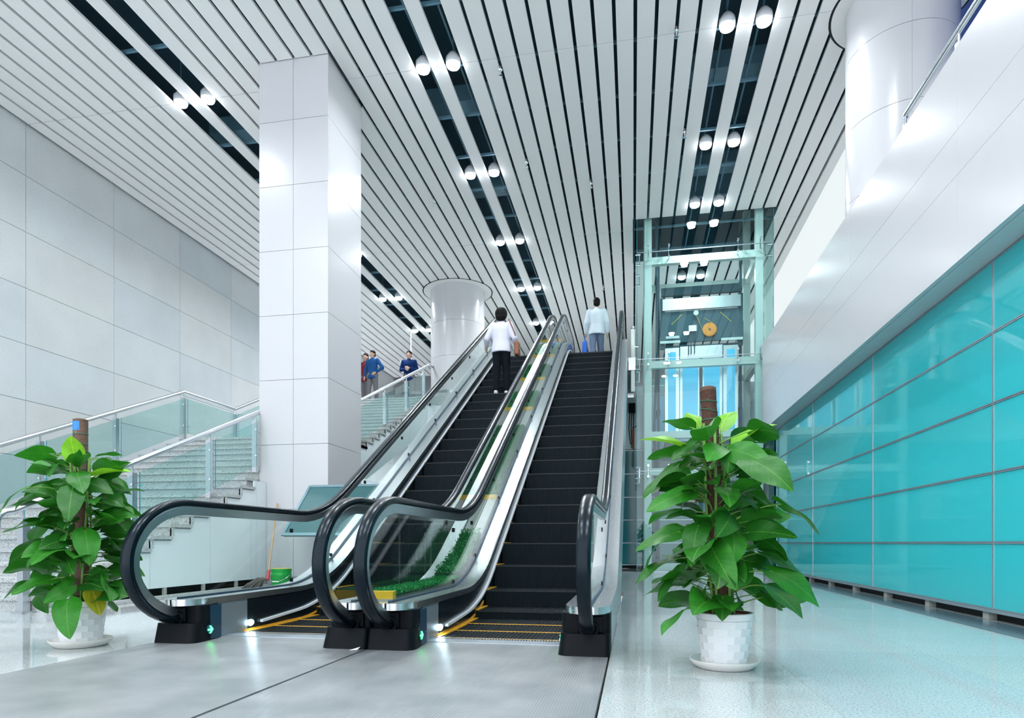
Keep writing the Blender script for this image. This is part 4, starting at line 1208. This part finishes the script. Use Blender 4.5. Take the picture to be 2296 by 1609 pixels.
# ------------------------------------------------------------------ small ceiling fittings and upper storey things
spk = MB().tube([(0, 0, -0.12), (0, 0, 0.1)], 0.012, 8)
spk.lathe([(0.03, -0.05), (0.034, -0.04), (0.02, -0.03)], seg=12); spk.lathe([(0.0, -0.14), (0.035, -0.135), (0.035, -0.13), (0.0, -0.128)], seg=12)
spm = spk.mesh('sprinkler', 'auto', 'chrome')
def photo_x(x, y):
    return (x * math.cos(YAW) + y * math.sin(YAW)) / (y * math.cos(YAW) - x * math.sin(YAW))
spots = []
for (x, y) in ((-0.94, 13.9), (-2.16, 12.9), (0.60, 10.0), (0.90, 12.5), (-4.36, 14.0), (-2.16, 10.3), (-8.28, 13.3), (-1.0, 19.6)):
    i = min(rows, key=lambda r: abs(r[1] + 0.0225 - x)); spots.append((i[1] + 0.0225, y))
nth = ('leftmost', 'second from left', 'third from left', 'fourth from left', 'fifth from left', 'sixth from left', 'seventh from left', 'rightmost')
for k, (x, y) in enumerate(sorted(spots, key=lambda p: photo_x(*p))):
    o = put('sprinkler', spm, None, (x, y, H - 0.005))
    tag(o, f'small chrome sprinkler head in a gap of the slatted ceiling, {nth[k]} of eight', 'sprinkler', 'ceiling sprinklers')
hs = empty('hanging_sign', (-8.2, 22.6, 7.15))
tag(hs, 'pale grey hanging sign on a rod above the stair head', 'sign')
obj('panel', B(-0.22, 0.22, -0.03, 0.03, 0.0, 0.2), 'lamp_body', hs, bevel=0.008)
obj('rod', MB().tube([(0.2, 0, 0.2), (0.2, 0, H - 7.15 + 0.05)], 0.016, 8), 'lamp_body', hs)
def tuft(name, label, loc, n, r, hgt, seed):
    rr = random.Random(seed); o = empty(name, loc); tag(o, label, 'plant', 'shrubs at the stair head')
    vs = []; fs = []
    for q in range(n):
        a = rr.uniform(0, 2 * PI); d = rr.uniform(0, r); p = Vector((d * math.cos(a), d * math.sin(a), rr.uniform(0.12, hgt)))
        az = rr.uniform(0, 2 * PI); L = rr.uniform(0.06, 0.12); wd = 0.018
        dv = Vector((math.cos(az), math.sin(az), rr.uniform(-0.2, 0.8))).normalized(); sv = Vector((-math.sin(az), math.cos(az), 0))
        k = len(vs); vs += [tuple(p), tuple(p + dv * L * 0.5 + sv * wd), tuple(p + dv * L), tuple(p + dv * L * 0.5 - sv * wd)]; fs.append((k, k + 1, k + 2, k + 3))
    f = obj('foliage', MB().add(vs, fs), 'leaf_lime', o); f['kind'] = 'stuff'
    obj('planter_box', B(-r, r, -0.15, 0.15, 0.0, 0.14), 'white', o)
tuft('shrub', 'low green shrub in a white box at the stair head, left one', (-7.55, 20.4, UP), 260, 0.42, 0.42, 1)
tuft('shrub', 'low green shrub in a white box at the stair head, right one', (-6.55, 20.6, UP), 220, 0.40, 0.38, 2)
# ------------------------------------------------------------------ people
def cap(mb, p, q, r0, r1, mat=None):
    p, q = Vector(p), Vector(q)
    mb.ball(p, r0, 10, 8, mat); mb.ball(q, r1, 10, 8, mat)
    mb.tube([p, q], r0, 12, mat, True, [r0, r1])
def loft(mb, secs, n=24, mat=None):
    vs = []; fs = []
    for z, rx, ry, cy in secs:
        for k in range(n):
            a = 2 * PI * k / n
            vs.append((rx * math.cos(a), cy + ry * math.sin(a), z))
    for i in range(len(secs) - 1):
        for k in range(n):
            fs.append((i * n + k, i * n + (k + 1) % n, (i + 1) * n + (k + 1) % n, (i + 1) * n + k))
    fs.append(tuple(reversed(range(n)))); fs.append(tuple(range((len(secs) - 1) * n, len(secs) * n)))
    mb.add(vs, fs, mat)
def blob(name, mb, mat, parent, vox, it=6):
    o = obj(name, mb, mat, parent, 'all')
    m = o.modifiers.new('remesh', 'REMESH'); m.mode = 'VOXEL'; m.voxel_size = vox; m.use_smooth_shade = True
    s = o.modifiers.new('smooth', 'SMOOTH'); s.factor = 0.5; s.iterations = it
    return o
def lerp3(a, b, t): return tuple(a[i] + (b[i] - a[i]) * t for i in range(3))
def person(label, loc, rz, hgt, top_mat, leg_mat, shoe_mat, arms, legs, female=False, sleeves=1.0, hem=0.80, hair=None, head_yaw=0.0, loose=1.0):
    """figure facing local +y; arms/legs give joint positions for side -1 and +1 at 1.70 m, scaled to height"""
    o = empty('person', loc, rz)
    o.scale = (hgt / 1.70,) * 3
    tag(o, label, 'person')
    sh = 0.175 if not female else 0.16
    b = MB()
    # trunk, neck and head
    cap(b, (-0.05, 0, 0.92), (0.05, 0, 0.92), 0.125, 0.125)
    loft(b, [(0.90, 0.15, 0.115, 0.0), (1.06, 0.132, 0.10, 0.0), (1.20, 0.142, 0.104, 0.0), (1.30, 0.158, 0.106, 0.0), (1.37, 0.16, 0.09, 0.0), (1.42, 0.11, 0.07, -0.005), (1.45, 0.06, 0.055, -0.005)])
    cap(b, (0, -0.01, 1.38), (0, 0.005, 1.52), 0.058, 0.052)
    b.ball((0, 0.012, 1.595), (0.073, 0.090, 0.105), 16, 12)
    b.ball((0, 0.045, 1.535), (0.048, 0.05, 0.045))
    b.ball((0, 0.104, 1.582), (0.013, 0.020, 0.022), 8, 6)
    for s in (-1, 1):
        b.ball((s * 0.075, 0.0, 1.585), (0.010, 0.022, 0.032), 8, 6)
    b.ball((0, 0.094, 1.545), (0.024, 0.010, 0.008), 8, 6)
    for s in (-1, 1):
        elb, wri, fwd = arms[s]
        shd = (s * sh, -0.005, 1.385)
        cap(b, shd, elb, 0.050, 0.040); cap(b, elb, wri, 0.040, 0.026)
        # hand: palm, four fingers, thumb
        d = (Vector(wri) - Vector(elb)).normalized()
        side = d.cross(Vector((s, 0, 0.01))).normalized()
        pal = Vector(wri) + d * 0.045
        cap(b, Vector(wri), pal + d * 0.02, 0.024, 0.030)
        for k in range(4):
            off = side * (k - 1.5) * 0.019
            kn = pal + d * 0.045 + off; ln = (0.062, 0.072, 0.068, 0.052)[k]
            bendv = (d * 0.8 + Vector((-s * 0.5, 0, 0))).normalized()
            cap(b, pal + off * 0.9, kn, 0.010, 0.0095); cap(b, kn, kn + d * ln * 0.5, 0.0095, 0.009); cap(b, kn + d * ln * 0.5, kn + d * ln * 0.5 + bendv * ln * 0.45, 0.009, 0.0075)
        th = pal + side * 0.030 * fwd
        cap(b, Vector(wri) + d * 0.02, th + d * 0.005, 0.012, 0.011); cap(b, th + d * 0.005, th + d * 0.045 + side * 0.014 * fwd, 0.011, 0.009)
        hip, kne, ank, toe = legs[s]
        cap(b, hip, kne, 0.088, 0.056); cap(b, kne, ank, 0.056, 0.036); cap(b, ank, toe, 0.036, 0.028)
    body = blob('body', b, 'skin', o, 0.0085, 4)
    for s in (-1, 1):
        obj('eye', MB().ball((s * 0.031, 0.089, 1.598), (0.012, 0.008, 0.007), 8, 6), 'eye', o, 'all')
    # top
    t = MB(); L = loose
    loft(t, [(hem, 0.178 * L, 0.140 * L, 0.0), (hem + 0.10, 0.174 * L, 0.138 * L, 0.0), (1.06, 0.160 * L, 0.124 * L, 0.0), (1.18, 0.168 * L, 0.126 * L, 0.0), (1.29, 0.182 * L, 0.128 * L, 0.002), (1.36, 0.186 * L, 0.112 * L, 0.0), (1.415, 0.150, 0.092, -0.005), (1.445, 0.085, 0.070, -0.005)])
    cap(t, (0, -0.01, 1.41), (0, -0.003, 1.45), 0.074, 0.064)
    for s in (-1, 1):
        elb, wri, _ = arms[s]; shd = (s * sh, -0.005, 1.385)
        cap(t, shd, elb, 0.068 * L, 0.054 * L)
        if sleeves > 0.5: cap(t, elb, lerp3(elb, wri, sleeves if sleeves < 1 else 0.93), 0.054 * L, 0.040 * L)
    blob('shirt' if top_mat.startswith('shirt') else 'jacket', t, top_mat, o, 0.011, 5)
    # trousers
    p = MB()
    cap(p, (-0.055, 0, 0.93), (0.055, 0, 0.93), 0.135, 0.135); p.ball((0, -0.015, 0.87), (0.15, 0.118, 0.10))
    for s in (-1, 1):
        hip, kne, ank, toe = legs[s]
        cap(p, hip, kne, 0.104, 0.074); cap(p, kne, lerp3(kne, ank, 0.93), 0.074, 0.062)
    blob('trousers', p, leg_mat, o, 0.011, 5)
    for s in (-1, 1):
        hip, kne, ank, toe = legs[s]
        f = MB(); z = ank[2] - 0.075
        f.ball((ank[0], ank[1] - 0.01, z + 0.048), (0.042, 0.055, 0.046)); cap(f, (ank[0], ank[1] - 0.02, z + 0.036), (toe[0], toe[1] + 0.01, z + 0.030), 0.036, 0.030)
        f.box(ank[0] - 0.036, ank[0] + 0.036, ank[1] - 0.05, toe[1] + 0.02, z, z + 0.02)
        blob('shoe', f, shoe_mat, o, 0.008, 3)
    h = MB()
    hr = hair or 'short'
    if hr == 'bob':
        h.ball((0, -0.022, 1.612), (0.125, 0.125, 0.132), 18, 14); h.ball((0, -0.055, 1.545), (0.112, 0.085, 0.095), 16, 12)
    else:
        h.ball((0, -0.012, 1.640), (0.086, 0.104, 0.090), 16, 12); h.ball((0, -0.045, 1.575), (0.082, 0.066, 0.075), 14, 10)
    ho = blob('hair', h, 'hair', o, 0.008, 3)
    return o
def std_arms(e=0.24, fw=0.05):
    return {s: ((s * e, -0.02, 1.11), (s * (e + 0.01), fw, 0.87), 1) for s in (-1, 1)}
def std_legs(step=0.0):
    return {s: ((s * 0.085, 0, 0.88), (s * 0.095, step * s + 0.02, 0.48), (s * 0.10, step * s * 1.6 - 0.01, 0.08), (s * 0.11, step * s * 1.6 + 0.14, 0.03)) for s in (-1, 1)}
# woman going up the left escalator
k = round((11.55 - 4.55) / 0.4)
ys_w = 4.55 + 0.4 * k
w_ = person('woman with short black hair, pale lilac shirt and black trousers riding up the left escalator', (-2.44, ys_w + 0.17, z_step(ys_w + 0.2)), 0.0, 1.60,
            'shirt_lilac', 'trouser_black', 'shoe_white',
            {-1: ((-0.29, -0.02, 1.13), (-0.34, 0.16, 1.02), 1), 1: ((0.27, -0.04, 1.12), (0.27, 0.16, 0.98), 1)}, std_legs(0.02), True, 0.75, 0.84, 'bob', loose=1.12)
hb = empty('shoulder_bag', (-2.44, ys_w + 0.17, z_step(ys_w + 0.2)))
tag(hb, 'brown shoulder bag hanging at the right hip of the woman on the escalator', 'bag')
obj('pouch', MB().prism_x([(-0.12, 0.72), (0.12, 0.72), (0.10, 0.98), (-0.09, 0.98)], 0.255, 0.345), 'bag_brown', hb, bevel=0.03)
obj('strap', MB().tube([(0.30, 0.03, 0.97), (0.275, -0.115, 1.12), (0.205, -0.13, 1.28), (0.155, -0.06, 1.395), (0.15, 0.0, 1.41)], 0.012, 8), 'bag_brown', hb, 'auto')
obj('buckle', MB().ball((0.35, 0.0, 0.85), (0.008, 0.02, 0.03)), 'chrome', hb)
# person at the head of the right escalator
q_ = person('person in a pale blue top and grey-blue jeans stepping off the right escalator', (-0.90, 16.15, UP + 0.004), 0.05, 1.72,
            'shirt_pale', 'jean', 'shoe_dark',
            {-1: ((-0.25, -0.02, 1.12), (-0.27, 0.06, 0.88), 1), 1: ((0.25, -0.02, 1.12), (0.26, 0.06, 0.88), 1)}, std_legs(0.08), False, 1.0, 0.82, loose=1.12)
bb = empty('carrier_bag', (-1.19, 16.2, UP + 0.30))
tag(bb, 'bright blue carrier bag held by the person at the escalator head', 'bag')
obj('pouch', MB().prism_x([(-0.16, 0.02), (0.14, 0.0), (0.10, 0.40), (-0.09, 0.40)], -0.06, 0.05), 'bag_blue', bb, bevel=0.03)
obj('handle', MB().tube([(0.0, -0.07, 0.39), (0.0, -0.03, 0.53), (0.0, 0.03, 0.53), (0.0, 0.07, 0.39)], 0.008, 6), 'bag_blue', bb)
# people at the stair head
person('person in a navy blue sweater with hands at the chest at the stair head', (-7.0, 19.6, UP), PI + 0.15, 1.76, 'navy_cloth', 'grey_cloth', 'shoe_dark',
       {-1: ((-0.25, 0.0, 1.13), (-0.05, 0.20, 1.14), 1), 1: ((0.25, 0.0, 1.13), (0.06, 0.20, 1.10), 1)}, std_legs(0.05))
person('person in a blue jacket with one hand on the hip near the square column', (-7.95, 18.95, UP), PI - 0.2, 1.64, 'blue_cloth', 'grey_cloth', 'shoe_dark',
       {-1: ((-0.36, -0.03, 1.13), (-0.19, 0.09, 0.98), 1), 1: ((0.26, 0.0, 1.12), (0.25, 0.08, 0.88), 1)}, std_legs(0.06))
person('person in a dark red jacket half hidden by the square column', (-8.35, 19.35, UP), PI - 0.1, 1.68, 'red_cloth', 'grey_cloth', 'shoe_dark', std_arms(), std_legs(-0.05))
